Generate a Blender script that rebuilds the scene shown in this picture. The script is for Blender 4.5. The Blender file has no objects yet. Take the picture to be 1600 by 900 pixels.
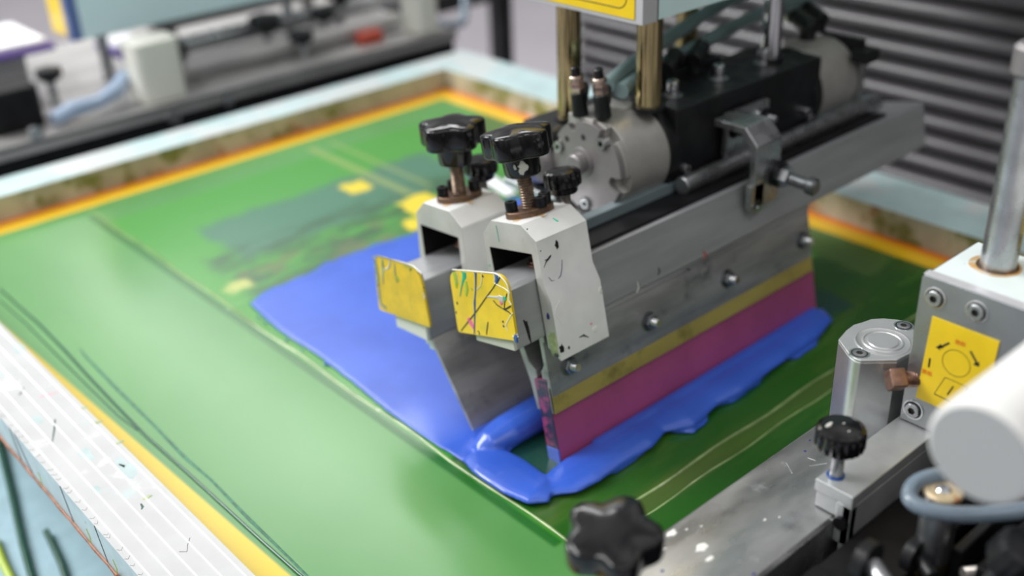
import bpy, math, random
from mathutils import Vector, Matrix
random.seed(7)
sc = bpy.context.scene
COL = sc.collection
S = 0.001                                   # everything below is written in millimetres
R_ = math.radians

# ------------------------------------------------------------------ camera
FPX = 1721.73
YAW, PIT, ROL = R_(49.24157), R_(28.22453), R_(-2.27497)
CAMH = 520.0
_fwd = Vector((math.cos(YAW)*math.cos(PIT), math.sin(YAW)*math.cos(PIT), -math.sin(PIT)))
_r0 = Vector((math.sin(YAW), -math.cos(YAW), 0)); _u0 = _r0.cross(_fwd)
C_R = _r0*math.cos(ROL) + _u0*math.sin(ROL)
C_U = -_r0*math.sin(ROL) + _u0*math.cos(ROL)
C_B = -_fwd
cam = bpy.data.cameras.new('camera'); camo = bpy.data.objects.new('camera', cam); COL.objects.link(camo)
m = Matrix((C_R, C_U, C_B)).transposed().to_4x4(); m.translation = Vector((0, 0, CAMH*S)); camo.matrix_world = m
cam.sensor_width = 36; cam.lens = FPX/1600*36; cam.clip_start = 0.02; cam.clip_end = 60
cam.dof.use_dof = True; cam.dof.focus_distance = 0.725; cam.dof.aperture_fstop = 3.0
sc.camera = camo

# ------------------------------------------------------------------ light and exposure
sc.view_settings.view_transform = 'Standard'; sc.view_settings.look = 'None'
sc.view_settings.gamma = 1; sc.view_settings.exposure = 0.10; sc.view_settings.use_curve_mapping = False
w = bpy.data.worlds.new('hall'); sc.world = w; w.use_nodes = True
nt = w.node_tree; nt.nodes.clear()
out = nt.nodes.new('ShaderNodeOutputWorld'); bg = nt.nodes.new('ShaderNodeBackground')
tc = nt.nodes.new('ShaderNodeTexCoord'); sep = nt.nodes.new('ShaderNodeSeparateXYZ')
nt.links.new(tc.outputs['Generated'], sep.inputs[0])
mr = nt.nodes.new('ShaderNodeMapRange'); mr.inputs[1].default_value = -0.05; mr.inputs[2].default_value = 0.65
mr.inputs[3].default_value = 0.10; mr.inputs[4].default_value = 0.56
nt.links.new(sep.outputs[2], mr.inputs[0])
my = nt.nodes.new('ShaderNodeMapRange'); my.inputs[1].default_value = -0.6; my.inputs[2].default_value = 0.8
my.inputs[3].default_value = 1.08; my.inputs[4].default_value = 1.15
nt.links.new(sep.outputs[1], my.inputs[0])
mm = nt.nodes.new('ShaderNodeMath'); mm.operation = 'MULTIPLY'
nt.links.new(mr.outputs[0], mm.inputs[0]); nt.links.new(my.outputs[0], mm.inputs[1])
bg.inputs[0].default_value = (1.0, 0.99, 0.985, 1)
no = nt.nodes.new('ShaderNodeTexNoise'); no.inputs['Scale'].default_value = 2.6; no.inputs['Detail'].default_value = 2   # noise added to the unseen hall so the metals reflect more contrast
nt.links.new(tc.outputs['Generated'], no.inputs['Vector'])
nr = nt.nodes.new('ShaderNodeMapRange'); nr.inputs[1].default_value = .38; nr.inputs[2].default_value = .62; nr.inputs[3].default_value = .45; nr.inputs[4].default_value = 1.6
nt.links.new(no.outputs[0], nr.inputs[0]); m2 = nt.nodes.new('ShaderNodeMath'); m2.operation = 'MULTIPLY'
nt.links.new(mm.outputs[0], m2.inputs[0]); nt.links.new(nr.outputs[0], m2.inputs[1])
nt.links.new(m2.outputs[0], bg.inputs[1]); nt.links.new(bg.outputs[0], out.inputs[0])

def area(name, loc, target, sx, sy, power, color=(1, 1, 1)):
    l = bpy.data.lights.new(name, 'AREA'); l.shape = 'RECTANGLE'; l.size = sx*S; l.size_y = sy*S
    l.energy = power; l.color = color
    o = bpy.data.objects.new(name, l); COL.objects.link(o)
    o.location = Vector(loc)*S
    o.rotation_euler = (Vector(target)-Vector(loc)).to_track_quat('-Z', 'Y').to_euler()
    return o
area('ceiling_lamp_key', (-1500, 3700, 2700), (500, 700, 0), 1700, 1700, 170)
area('top_left_fill', (-700, 1500, 2900), (500, 700, 0), 2600, 400, 34)  # unseen light added to brighten upward faces and the mesh
area('front_fill', (-300, -1200, 2700), (600, 700, 100), 1800, 300, 9)  # unseen fill added to lift the dim camera-side faces
area('ceiling_lamp_back', (1200, 3600, 2400), (700, 900, 0), 2400, 200, 13)
area('ceiling_lamp_tube', (1655, 3600, 2050), (1655, 3600, 0), 220, 3600, 30)

# ------------------------------------------------------------------ pixel helpers (1600x900 frame -> mm on a real plane)
def ray(x, y): return C_R*((x-800)/FPX) + C_U*((450-y)/FPX) - C_B
CAM = Vector((0, 0, CAMH))
def onz(x, y, z=0.0): d = ray(x, y); return CAM + d*((z-CAMH)/d.z)
def onx(x, y, X): d = ray(x, y); return CAM + d*(X/d.x)
def ony(x, y, Y): d = ray(x, y); return CAM + d*(Y/d.y)
class Frame:                                    # a tilted working frame: u along X, v back, w up
    def __init__(s, y0, deg):
        s.o = Vector((0, y0, 0)); s.t = R_(deg)
        s.u = Vector((1, 0, 0)); s.v = Vector((0, math.cos(s.t), -math.sin(s.t))); s.w = Vector((0, math.sin(s.t), math.cos(s.t)))
    def loc(s, p): d = p-s.o; return Vector((d.dot(s.u), d.dot(s.v), d.dot(s.w)))
    def world(s, u, v, w): return s.o + s.u*u + s.v*v + s.w*w
    def on(s, x, y, ax, val):
        n = {'u': s.u, 'v': s.v, 'w': s.w}[ax]; d = ray(x, y)
        return s.loc(CAM + d*((val - (CAM-s.o).dot(n))/d.dot(n)))
FQ = Frame(493, 12); FR = Frame(605, 5); F0 = Frame(0, 0)

# ------------------------------------------------------------------ materials
MATS = {}
class NT:
    def __init__(s, name):
        s.m = bpy.data.materials.new(name); s.m.use_nodes = True; s.t = s.m.node_tree
        s.b = s.t.nodes['Principled BSDF']; s.tc = s.t.nodes.new('ShaderNodeTexCoord'); s.co = s.tc.outputs['Object']
    def n(s, k, **kw):
        x = s.t.nodes.new(k)
        for a, b in kw.items(): setattr(x, a, b)
        return x
    def link(s, a, b): s.t.links.new(a, b)
    def val(s, sock, v):
        if hasattr(v, 'links') or hasattr(v, 'is_output'): s.link(v, sock)
        else: sock.default_value = v
    def math(s, op, a, b=0.0):
        x = s.n('ShaderNodeMath', operation=op); s.val(x.inputs[0], a); s.val(x.inputs[1], b); return x.outputs[0]
    def rng(s, v, a, b, c=0.0, d=1.0, smooth=True):
        x = s.n('ShaderNodeMapRange'); x.interpolation_type = 'SMOOTHSTEP' if smooth else 'LINEAR'
        s.val(x.inputs[0], v)
        for i, q in enumerate((a, b, c, d)): x.inputs[i+1].default_value = q
        return x.outputs[0]
    def mix(s, f, a, b):
        x = s.n('ShaderNodeMix', data_type='RGBA'); s.val(x.inputs[0], f)
        for i, c in ((6, a), (7, b)):
            if isinstance(c, (tuple, list)): x.inputs[i].default_value = (*c[:3], 1)
            else: s.link(c, x.inputs[i])
        return x.outputs[2]
    def mixf(s, f, a, b):
        x = s.n('ShaderNodeMix', data_type='FLOAT'); s.val(x.inputs[0], f); s.val(x.inputs[2], a); s.val(x.inputs[3], b); return x.outputs[0]
    def map(s, scale=(1, 1, 1), rot=(0, 0, 0), loc=(0, 0, 0)):
        x = s.n('ShaderNodeMapping'); x.inputs['Scale'].default_value = scale; x.inputs['Rotation'].default_value = rot; x.inputs['Location'].default_value = loc
        s.link(s.co, x.inputs[0]); return x.outputs[0]
    def noise(s, scale, detail=3, co=None, rough=.55, dist=0):
        x = s.n('ShaderNodeTexNoise'); x.inputs['Scale'].default_value = scale; x.inputs['Detail'].default_value = detail
        x.inputs['Roughness'].default_value = rough; x.inputs['Distortion'].default_value = dist
        s.link(co or s.co, x.inputs['Vector']); return x.outputs[0]
    def bump(s, h, strength=.3, dist=.001):
        x = s.n('ShaderNodeBump'); x.inputs['Strength'].default_value = strength; x.inputs['Distance'].default_value = dist
        s.link(h, x.inputs['Height']); s.link(x.outputs[0], s.b.inputs['Normal'])
    def base(s, c):
        s.val(s.b.inputs['Base Color'], (*c[:3], 1) if isinstance(c, (tuple, list)) else c)

def mat(name, col, metal=0.0, rough=.5, var=.0, scale=40, stretch=(1, 1, 1), bump=0.0, bscale=None, coat=0.0,
        stains=(), rvar=.0, spec=.5, trans=0.0, sss=0.0):
    """stains: (colour, noise scale, low, high) — patches where the noise passes low..high"""
    t = NT(name); b = t.b
    b.inputs['Metallic'].default_value = metal; b.inputs['Roughness'].default_value = rough
    b.inputs['Coat Weight'].default_value = coat; b.inputs['Coat Roughness'].default_value = .08
    b.inputs['Specular IOR Level'].default_value = spec
    if trans: b.inputs['Transmission Weight'].default_value = trans
    if sss: b.inputs['Subsurface Weight'].default_value = sss; b.inputs['Subsurface Scale'].default_value = .004
    co = t.map(stretch)
    n1 = t.noise(scale, 4, co)
    c = t.mix(t.rng(n1, .3, .7), tuple(x*(1-var) for x in col), tuple(min(1, x*(1+var)) for x in col)) if var else tuple(col)
    for k, (sc_, ns, lo, hi) in enumerate(stains):
        mp = t.map((1, 1, 1), loc=(3.1*k+.7, 1.7*k, .3*k))
        c = t.mix(t.rng(t.noise(ns, 5, mp, .6), lo, hi), c, sc_)
    t.base(c)
    if rvar: t.val(b.inputs['Roughness'], t.rng(t.noise(scale*1.7, 4, co), .3, .7, max(.03, rough-rvar), rough+rvar))
    if bump: t.bump(t.noise(bscale or scale*4, 4, co), bump)
    MATS[name] = t.m
    return t.m

M_black = mat('black_plastic_gloss', (.005, .005, .006), rough=.14, spec=.38, coat=.12, stains=[((.05, .05, .05), 90, .68, .72)])
M_blackm = mat('black_anodised', (.010, .011, .012), metal=.1, spec=.35, rough=.40, var=.3, rvar=.1)
M_blackd = mat('black_oily_steel_and_gap_dark', (.007, .007, .008), metal=.1, rough=.5, spec=.22, var=.4)
M_screw = mat('black_oxide_screw', (.02, .02, .022), metal=.7, rough=.3)
M_paint = mat('white_worn_paint', (.74, .745, .73), rough=.42, var=.06, scale=30, rvar=.1,
              stains=[((.28, .29, .28), 60, .66, .80), ((.75, .76, .74), 25, .6, .7)], bump=.05, bscale=300)
M_mill = mat('milled_clamp_face', (.50, .505, .49), metal=.25, rough=.40, var=.10, scale=35, rvar=.1, stains=[((.16, .17, .17), 70, .68, .80)])
M_alu = mat('brushed_aluminium', (.40, .41, .42), metal=.45, rough=.42, var=.12, scale=14, stretch=(.5, 4, 4), rvar=.08,
            stains=[((.22, .23, .24), 40, .64, .82)], bump=.03, bscale=120)
M_alud = mat('stained_aluminium', (.34, .335, .34), metal=.4, rough=.40, var=.25, scale=18, stretch=(.6, 3, 3), rvar=.1,
             stains=[((.08, .09, .11), 30, .58, .78)])
M_steel = mat('dark_steel', (.26, .27, .28), metal=.9, rough=.30, var=.25, scale=25, rvar=.1, stains=[((.07, .07, .08), 50, .6, .75)])
M_steelm = mat('machined_steel', (.42, .43, .44), metal=.9, rough=.30, var=.15, scale=40, rvar=.08)
M_chrome = mat('chrome', (.75, .76, .78), metal=1, rough=.10)
M_thread = mat('steel_thread', (.40, .37, .34), metal=.9, rough=.32, var=.2)
M_rthread = mat('bronzed_thread', (.26, .19, .14), metal=.8, rough=.35, var=.3, scale=200)
M_rust = mat('rusty_bronze_plate', (.14, .085, .055), metal=.6, rough=.45, var=.4, scale=90, stains=[((.42, .17, .02), 110, .58, .7)])
M_ruststain = mat('rust_bleed', (.50, .36, .20), rough=.5, var=.2, stains=[((.60, .30, .06), 90, .5, .6), ((.62, .60, .55), 60, .5, .6)])
M_cast = mat('bead_blasted_aluminium', (.42, .41, .385), metal=.5, rough=.45, var=.08, scale=60, bump=.10, bscale=1500)
M_castf = mat('machined_cap_face', (.27, .255, .255), metal=.5, rough=.36, var=.05)
M_brass = mat('tarnished_brass_rod', (.46, .37, .19), metal=.95, rough=.15, var=.2, scale=20, stretch=(1, 1, .3), rvar=.08)
M_nickel = mat('copper_nickel_nut', (.55, .42, .36), metal=.95, rough=.22)
M_copper = mat('oxidised_copper', (.24, .14, .105), metal=.7, rough=.4, var=.35, scale=160)
M_yel = mat('yellow_sticker', (.86, .60, .01), rough=.35, var=.05)
M_yelp = mat('yellow_coated_plate', (.80, .56, .012), rough=.30, var=.10, scale=50, stains=[((.50, .50, .03), 30, .55, .75), ((.88, .62, .02), 18, .5, .7)])
M_yelw = mat('worn_yellow_plate', (.74, .50, .015), rough=.35, var=.12, scale=50, stains=[((.42, .38, .05), 40, .55, .7), ((.60, .45, .03), 18, .5, .7)])
M_cyan = mat('pale_cyan_paint', (.66, .86, .85), rough=.40, var=.03, stains=[((.2, .3, .3), 200, .76, .79)])
M_silver = mat('silver_edge', (.60, .60, .62), metal=.3, rough=.35)
M_dkline = mat('black_print_and_recess_shade', (.015, .014, .012), rough=.5)
M_redtxt = mat('orange_red_print', (.75, .10, .01), rough=.5)
M_blade = mat('magenta_polyurethane', (.38, .075, .20), rough=.30, var=.10, scale=18, coat=.15)
M_bladee = mat('stained_blade_end', (.30, .05, .15), rough=.35, stains=[((.025, .025, .06), 70, .40, .52)])
M_gold = mat('yellowish_aluminium', (.46, .37, .11), metal=.25, rough=.32, var=.15, scale=18, stretch=(.5, 2, 2), stains=[((.13, .12, .035), 26, .5, .75)])
M_white = mat('white_plastic', (.72, .72, .70), rough=.38)
M_wgrey = mat('grey_cap_plastic', (.40, .41, .41), rough=.45)
M_hose = mat('blue_grey_hose', (.16, .21, .26), rough=.25, coat=.3, var=.1)
M_tealh = mat('teal_air_tube', (.20, .28, .28), rough=.28, coat=.3)
M_blue_l = mat('light_blue_paint', (.36, .52, .60), rough=.45, var=.06, stains=[((.22, .35, .42), 9, .55, .7)])
M_ridge = mat('bright_paint_ridge', (.80, .81, .80), rough=.4)
M_frame = mat('white_frame_paint', (.49, .50, .50), rough=.42, var=.05, scale=25, bump=.06, bscale=200,
              stains=[((.45, .66, .66), 16, .60, .78), ((.50, .52, .52), 38, .64, .78), ((.10, .14, .14), 110, .735, .755), ((.62, .63, .63), 22, .6, .7)])
M_framec = mat('pale_cyan_frame_paint', (.46, .60, .61), rough=.42, var=.08, scale=25, stains=[((.56, .60, .60), 10, .5, .6)])
M_frames = mat('ink_stained_frame_side', (.46, .44, .33), rough=.5, var=.2, scale=20, stretch=(1, 1, .4),
               stains=[((.18, .20, .06), 22, .50, .64), ((.34, .17, .07), 26, .58, .70), ((.55, .56, .50), 30, .6, .7)])
M_fside = mat('blue_grey_frame_side', (.44, .54, .56), rough=.4, var=.1, stains=[((.06, .07, .09), 55, .70, .73), ((.20, .24, .05), 40, .68, .72)])
M_brown = mat('brown_dried_glue', (.26, .09, .035), rough=.5, var=.4, scale=120)
M_floor = mat('pale_floor_paint', (.46, .43, .47), rough=.3, var=.05, scale=3)
M_rib = mat('dark_rubber_bellows', (.085, .08, .085), rough=.36, var=.15, scale=8, spec=.6)
M_bench = mat('grey_bench_metal', (.42, .41, .40), metal=.5, rough=.38, var=.25, scale=12, stretch=(.4, 3, 1))
M_purple = mat('purple_cloth', (.16, .10, .40), rough=.8, var=.1)
M_whitec = mat('white_cloth', (.85, .84, .88), rough=.8)
M_bluel = mat('blue_film', (.36, .46, .62), rough=.2, coat=.4)
M_red = mat('red_plastic', (.45, .06, .03), rough=.4)
M_tape = mat('clear_film_edge', (.22, .32, .12), rough=.12, coat=.6, var=.3, scale=30, stains=[((.60, .62, .42), 14, .56, .70)])  # highlights along the film edge painted in as pale patches
M_cord = mat('dark_green_line', (.012, .08, .05), rough=.25)
M_ink_g = mat('green_paint_spot', (.0, .42, .25), rough=.35)
M_ink_b = mat('blue_paint_line', (.01, .07, .30), rough=.3)
M_ink_n = mat('navy_paint_line', (.02, .02, .16), rough=.3)
M_ink_k = mat('black_paint_line', (.008, .008, .01), rough=.3)
M_ink_w = mat('white_paint_line', (.82, .82, .76), rough=.35)
M_ink_p = mat('pink_paint_spot', (.85, .16, .32), rough=.35)
M_ink_l = mat('lime_paint_spot', (.38, .50, .04), rough=.35)
M_ink_gr = mat('grey_paint_spot', (.55, .55, .50), rough=.4)
M_khaki = mat('khaki_dried_paint', (.36, .42, .22), rough=.5, var=.3, scale=140, stains=[((.05, .06, .05), 120, .62, .68)])

# the stencil on the printing screen
def stencil():
    t = NT('screen_stencil'); b = t.b
    sx = t.n('ShaderNodeSeparateXYZ'); t.link(t.co, sx.inputs[0]); X, Y = sx.outputs[0], sx.outputs[1]
    wob = t.math('MULTIPLY', t.math('SUBTRACT', t.noise(28, 4), .5), .030)
    Xw = t.math('ADD', X, wob); Yw = t.math('ADD', Y, wob)
    def box(x0, x1, y0, y1, s=.006, xx=None, yy=None):
        xx = xx or X; yy = yy or Y
        a = t.math('MULTIPLY', t.rng(xx, x0-s, x0+s), t.rng(xx, x1-s, x1+s, 1, 0))
        c = t.math('MULTIPLY', t.rng(yy, y0-s, y0+s), t.rng(yy, y1-s, y1+s, 1, 0))
        return t.math('MULTIPLY', a, c)
    c = t.mix(t.rng(t.noise(5, 3, t.map((1, .5, 1))), .3, .7), (.066, .235, .055), (.088, .285, .072))
    c = t.mix(box(.405, .94, .43, 1.19, .004), c, (.050, .27, .026))
    c = t.mix(box(.400, .4085, .43, 1.22, .002), c, (.012, .13, .014))
    c = t.mix(box(.411, .97, .300, .560, .004), c, t.mix(t.rng(t.noise(11, 5, t.map((.5, 2, 1))), .45, .68), (.016, .095, .008), (.050, .115, .014)))  # shade in front of the squeegee painted into the green, mottled brown
    c = t.mix(t.math('MULTIPLY', box(.411, .97, .408, .426, .003), .38), c, (.10, .12, .03))
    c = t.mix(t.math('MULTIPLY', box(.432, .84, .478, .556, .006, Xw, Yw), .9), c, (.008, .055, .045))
    c = t.mix(box(.90, .955, .50, 1.15, .008, Xw, Yw), c, (.075, .16, .03))
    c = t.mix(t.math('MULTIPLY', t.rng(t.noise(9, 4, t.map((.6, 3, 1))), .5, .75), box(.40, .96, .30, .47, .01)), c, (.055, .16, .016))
    # printed artwork area behind the flood bar: grey-green block and brown-green ghost print
    c = t.mix(t.math('MULTIPLY', box(.475, .80, .985, 1.095, .010, Xw, Yw), .85), c, (.055, .155, .115))
    g = t.math('MULTIPLY', box(.440, .82, .90, 1.02, .012, Xw, Yw), t.rng(t.noise(30, 5, t.map((.5, 1.4, 1))), .35, .6))
    c = t.mix(t.math('MULTIPLY', g, .9), c, (.020, .085, .028))
    g = t.math('MULTIPLY', box(.450, .64, .905, .965, .012, Xw, Yw), t.rng(t.noise(34, 4, t.map((.7, 1, 1), loc=(2, 0, 0))), .50, .62))
    c = t.mix(t.math('MULTIPLY', g, .7), c, (.12, .14, .055))
    for (x0, x1, y0, y1) in ((.655, .690, 1.050, 1.078), (.645, .720, .915, .935), (.672, .695, .925, .985), (.690, .722, .955, .990), (.650, .668, .92, .94)):
        c = t.mix(box(x0, x1, y0, y1, .004, Xw, Yw), c, (.72, .56, .02))
    c = t.mix(box(.428, .452, .925, .945, .006, Xw, Yw), c, (.42, .46, .12))
    # line where two coats of emulsion overlap
    for (a0, a1) in ((.700, .712), (.735, .741)):
        c = t.mix(t.math('MULTIPLY', box(a0, a1, 1.00, 1.22, .004), .6), c, (.30, .36, .10))
    # uncoated yellow margin and orange glue line with the rail's dark reflection painted in
    c = t.mix(t.rng(t.math('ADD', X, t.math('MULTIPLY', t.math('SUBTRACT', Y, .54), .034)), .2500, .2535, 1, 0), c, (.70, .50, .012))
    d = t.math('MINIMUM', t.math('SUBTRACT', .990, X), t.math('SUBTRACT', 1.283, Y))
    dw = t.math('ADD', d, t.math('MULTIPLY', wob, .12))
    m1 = t.rng(dw, .0335, .037, 1, 0)
    c = t.mix(m1, c, (.86, .52, .012))
    c = t.mix(t.rng(dw, .004, .022, 1, 0), c, (.80, .20, .004))
    t.base(c)
    b.inputs['Roughness'].default_value = .30
    t.val(b.inputs['Roughness'], t.mixf(box(.405, .96, .28, .90, .004), .36, .20))
    b.inputs['Specular IOR Level'].default_value = .5
    b.inputs['Coat Weight'].default_value = .35; b.inputs['Coat Roughness'].default_value = .22
    t.bump(t.math('ADD', t.math('MULTIPLY', t.noise(6, 2), 3), t.math('MULTIPLY', t.noise(900, 2), .05)), .12, .002)
    return t.m
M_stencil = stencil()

def ink_mat():
    t = NT('blue_plastisol_ink'); b = t.b
    t.base(t.mix(t.rng(t.noise(14, 3), .3, .7), (.030, .098, .52), (.042, .125, .62)))
    b.inputs['Roughness'].default_value = .30; b.inputs['Coat Weight'].default_value = .25; b.inputs['Coat Roughness'].default_value = .06
    b.inputs['Specular IOR Level'].default_value = .5
    t.bump(t.noise(22, 3), .10, .004)
    return t.m
M_ink = ink_mat()

# ------------------------------------------------------------------ mesh building
class MB:
    def __init__(s): s.v = []; s.f = []; s.mi = []; s.mats = []; s.cur = 0; s.M = Matrix.Identity(4)
    def use(s, m):
        if m not in s.mats: s.mats.append(m)
        s.cur = s.mats.index(m); return s
    def at(s, loc=(0, 0, 0), axis=None, up=None):
        """local z -> axis"""
        M = Matrix.Identity(4)
        if axis is not None:
            z = Vector(axis).normalized(); a = Vector(up) if up else (Vector((1, 0, 0)) if abs(z.x) < .9 else Vector((0, 1, 0)))
            x = (a - z*a.dot(z)).normalized(); y = z.cross(x)
            M = Matrix((x, y, z)).transposed().to_4x4()
        M.translation = Vector(loc); s.M = M; return s
    def add(s, vs, fs):
        n = len(s.v); s.v += [s.M @ Vector(v) for v in vs]
        for f in fs: s.f.append([n+i for i in f]); s.mi.append(s.cur)
        return s
    def box(s, x0, x1, y0, y1, z0, z1):
        vs = [(x, y, z) for z in (z0, z1) for y in (y0, y1) for x in (x0, x1)]
        return s.add(vs, [(0, 2, 3, 1), (4, 5, 7, 6), (0, 1, 5, 4), (2, 6, 7, 3), (0, 4, 6, 2), (1, 3, 7, 5)])
    def prism(s, poly, a, b, ax='x'):
        """polygon in the two other axes (yz, xz or xy) extruded along ax"""
        def p(t, q): return (t, q[0], q[1]) if ax == 'x' else (q[0], t, q[1]) if ax == 'y' else (q[0], q[1], t)
        n = len(poly); vs = [p(a, q) for q in poly] + [p(b, q) for q in poly]
        fs = [list(range(n))[::-1], [n+i for i in range(n)]] + [(i, (i+1) % n, n+(i+1) % n, n+i) for i in range(n)]
        return s.add(vs, fs)
    def lathe(s, prof, n=32, fn=None):
        """prof [(r, z)] around local z; fn(theta) scales r"""
        vs = []; fs = []
        for r, z in prof:
            for k in range(n):
                th = 2*math.pi*k/n; q = r*(fn(th) if fn else 1); vs.append((q*math.cos(th), q*math.sin(th), z))
        for i in range(len(prof)-1):
            for k in range(n): fs.append((i*n+k, i*n+(k+1) % n, (i+1)*n+(k+1) % n, (i+1)*n+k))
        fs.append(list(range(n))[::-1]); fs.append([(len(prof)-1)*n+k for k in range(n)])
        return s.add(vs, fs)
    def cyl(s, p0, p1, r, n=32, r2=None, ch=0):
        p0 = Vector(p0); p1 = Vector(p1); L = (p1-p0).length; M = s.M.copy()
        q = MB(); q.at(p0, p1-p0)
        r2 = r if r2 is None else r2
        prof = [(r-ch, 0), (r, ch), (r2, L-ch), (r2-ch, L)] if ch else [(r, 0), (r2, L)]
        q.lathe(prof, n); s.add([v for v in q.v], q.f); s.M = M; return s
    def tube(s, pts, r, n=10, closed=False):
        pts = [Vector(p) for p in pts]; vs = []; fs = []; N = len(pts); prev = None
        for i, p in enumerate(pts):
            a = pts[max(0, i-1)]; b = pts[min(N-1, i+1)]; t = (b-a).normalized()
            if prev is None: prev = Vector((0, 0, 1)) if abs(t.z) < .9 else Vector((1, 0, 0))
            x = (prev - t*prev.dot(t)).normalized(); y = t.cross(x); prev = x
            rr = r[i] if isinstance(r, (list, tuple)) else r
            for k in range(n):
                th = 2*math.pi*k/n; vs.append(p + x*(rr*math.cos(th)) + y*(rr*math.sin(th)))
        for i in range(N-1):
            for k in range(n): fs.append((i*n+k, i*n+(k+1) % n, (i+1)*n+(k+1) % n, (i+1)*n+k))
        fs.append(list(range(n))[::-1]); fs.append([(N-1)*n+k for k in range(n)])
        return s.add(vs, fs)
    def ribbon(s, pts, wd, nrm, th=.25):
        """thin raised stroke lying on a surface"""
        pts = [Vector(p) for p in pts]; nrm = Vector(nrm).normalized(); vs = []; N = len(pts)
        for i, p in enumerate(pts):
            t = (pts[min(N-1, i+1)]-pts[max(0, i-1)]).normalized(); q = t.cross(nrm)
            w_ = (wd[i] if isinstance(wd, (list, tuple)) else wd)/2
            vs += [p-q*w_-nrm*.1, p+q*w_-nrm*.1, p+q*w_*.6+nrm*th, p-q*w_*.6+nrm*th]
        fs = [(0, 1, 2, 3), tuple(4*(N-1)+i for i in (3, 2, 1, 0))]
        for i in range(N-1):
            for k in range(4): fs.append((4*i+k, 4*i+(k+1) % 4, 4*(i+1)+(k+1) % 4, 4*(i+1)+k))
        return s.add(vs, fs)
    def blob(s, c, r, nrm, ry=None, th=.25, seed=0, n=14):
        rnd = random.Random(seed); c = Vector(c); nrm = Vector(nrm).normalized()
        a = Vector((1, 0, 0)) if abs(nrm.x) < .9 else Vector((0, 1, 0)); x = (a-nrm*a.dot(nrm)).normalized(); y = nrm.cross(x)
        ry = ry or r; vs = []
        for lay, (k, h) in enumerate(((1, -.1), (.8, th))):
            rn = random.Random(seed)
            for i in range(n):
                q = 1+rn.uniform(-.28, .28); th_ = 2*math.pi*i/n
                vs.append(c + x*(r*q*k*math.cos(th_)) + y*(ry*q*k*math.sin(th_)) + nrm*h)
        fs = [list(range(n))[::-1], [n+i for i in range(n)]] + [(i, (i+1) % n, n+(i+1) % n, n+i) for i in range(n)]
        return s.add(vs, fs)

OFF = {}                                          # the base of each thing, in its frame
def tag(o, label=None, cat=None, group=None, kind=None):
    if label: o['label'] = label
    if cat: o['category'] = cat
    if group: o['group'] = group
    if kind: o['kind'] = kind
    return o
def thing(name, label, cat, base=(0, 0, 0), fr=F0, group=None):
    o = bpy.data.objects.new(name, None); o.empty_display_size = .02; COL.objects.link(o)
    o.location = fr.world(*base)*S; o.rotation_euler = (-fr.t, 0, 0)
    OFF[o.name] = Vector(base); return tag(o, label, cat, group)
def obj(name, mb, mt=None, parent=None, bev=0.0, base=None, smooth=35, fr=None, label=None, seg=2):
    off = OFF.get(parent.name, Vector()) if parent else Vector(base or (0, 0, 0))
    me = bpy.data.meshes.new(name); me.from_pydata([(Vector(v)-off)*S for v in mb.v], [], mb.f); me.validate()
    ms = mb.mats or [mt]
    for q in ms: me.materials.append(q)
    if len(ms) > 1:
        for p, i in zip(me.polygons, mb.mi): p.material_index = i
    import bmesh
    b = bmesh.new(); b.from_mesh(me); bmesh.ops.recalc_face_normals(b, faces=b.faces[:]); b.to_mesh(me); b.free()
    for p in me.polygons: p.use_smooth = True
    me.set_sharp_from_angle(angle=R_(smooth))
    o = bpy.data.objects.new(name, me); COL.objects.link(o)
    if parent:
        o.parent = parent; OFF[o.name] = off
    else:
        f = fr or F0; o.location = f.world(*off)*S; o.rotation_euler = (-f.t, 0, 0); OFF[o.name] = off
    if bev:
        md = o.modifiers.new('bevel', 'BEVEL'); md.width = bev*S; md.segments = seg; md.limit_method = 'ANGLE'; md.angle_limit = R_(35)
        md.harden_normals = True
    if label: o['label'] = label
    return o
def one(name, mb, mt, label, cat, base, bev=0, fr=None, group=None, smooth=35):
    return tag(obj(name, mb, mt, None, bev, base, smooth, fr), label, cat, group)
def struct(name, mb, mt, bev=0, base=(0, 0, 0)): return tag(obj(name, mb, mt, None, bev, base), kind='structure')
def copy_tree(o, parent=None):
    c = o.copy(); COL.objects.link(c)
    if parent: c.parent = parent; c.matrix_parent_inverse = o.matrix_parent_inverse.copy()
    for ch in list(o.children): copy_tree(ch, c)
    return c

# repeated small hardware -------------------------------------------------
def star_knob(mb, loc, axis, R, h, hub_r, hub_h, lobes=5, ph=0.0):
    """lobed knob; loc = underside of the hub, local z up through the top"""
    mb.at(loc, axis)
    def prof_r(th): return 1 - .215*(.5-.5*math.cos(lobes*(th+ph)))**1.35
    n = 80; z0 = hub_h
    rings = [(.60*R, z0, .15), (.94*R, z0, 1), (.985*R, z0+h*.06, 1), (R, z0+h*.14, 1), (R, z0+h*.90, 1), (R*.985, z0+h*.96, 1), (R*.955, z0+h, 1), (R*.80, z0+h*1.06, .9), (R*.55, z0+h*1.12, .6), (R*.3, z0+h*1.15, .3), (R*.04, z0+h*1.16, 0)]
    vs = []; fs = []
    for r, z, k in rings:
        for i in range(n):
            th = 2*math.pi*i/n; q = r*(1+(prof_r(th)-1)*k); vs.append((q*math.cos(th), q*math.sin(th), z))
    for i in range(len(rings)-1):
        for k in range(n): fs.append((i*n+k, i*n+(k+1) % n, (i+1)*n+(k+1) % n, (i+1)*n+k))
    fs.append(list(range(n))[::-1]); fs.append([(len(rings)-1)*n+k for k in range(n)])
    mb.add(vs, fs)
    mb.lathe([(hub_r*.80, 0), (hub_r*.95, 1.2), (hub_r, 4), (hub_r*1.03, hub_h*.8), (hub_r*1.06, hub_h+1)], 40)
    mb.at(); return mb
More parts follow.
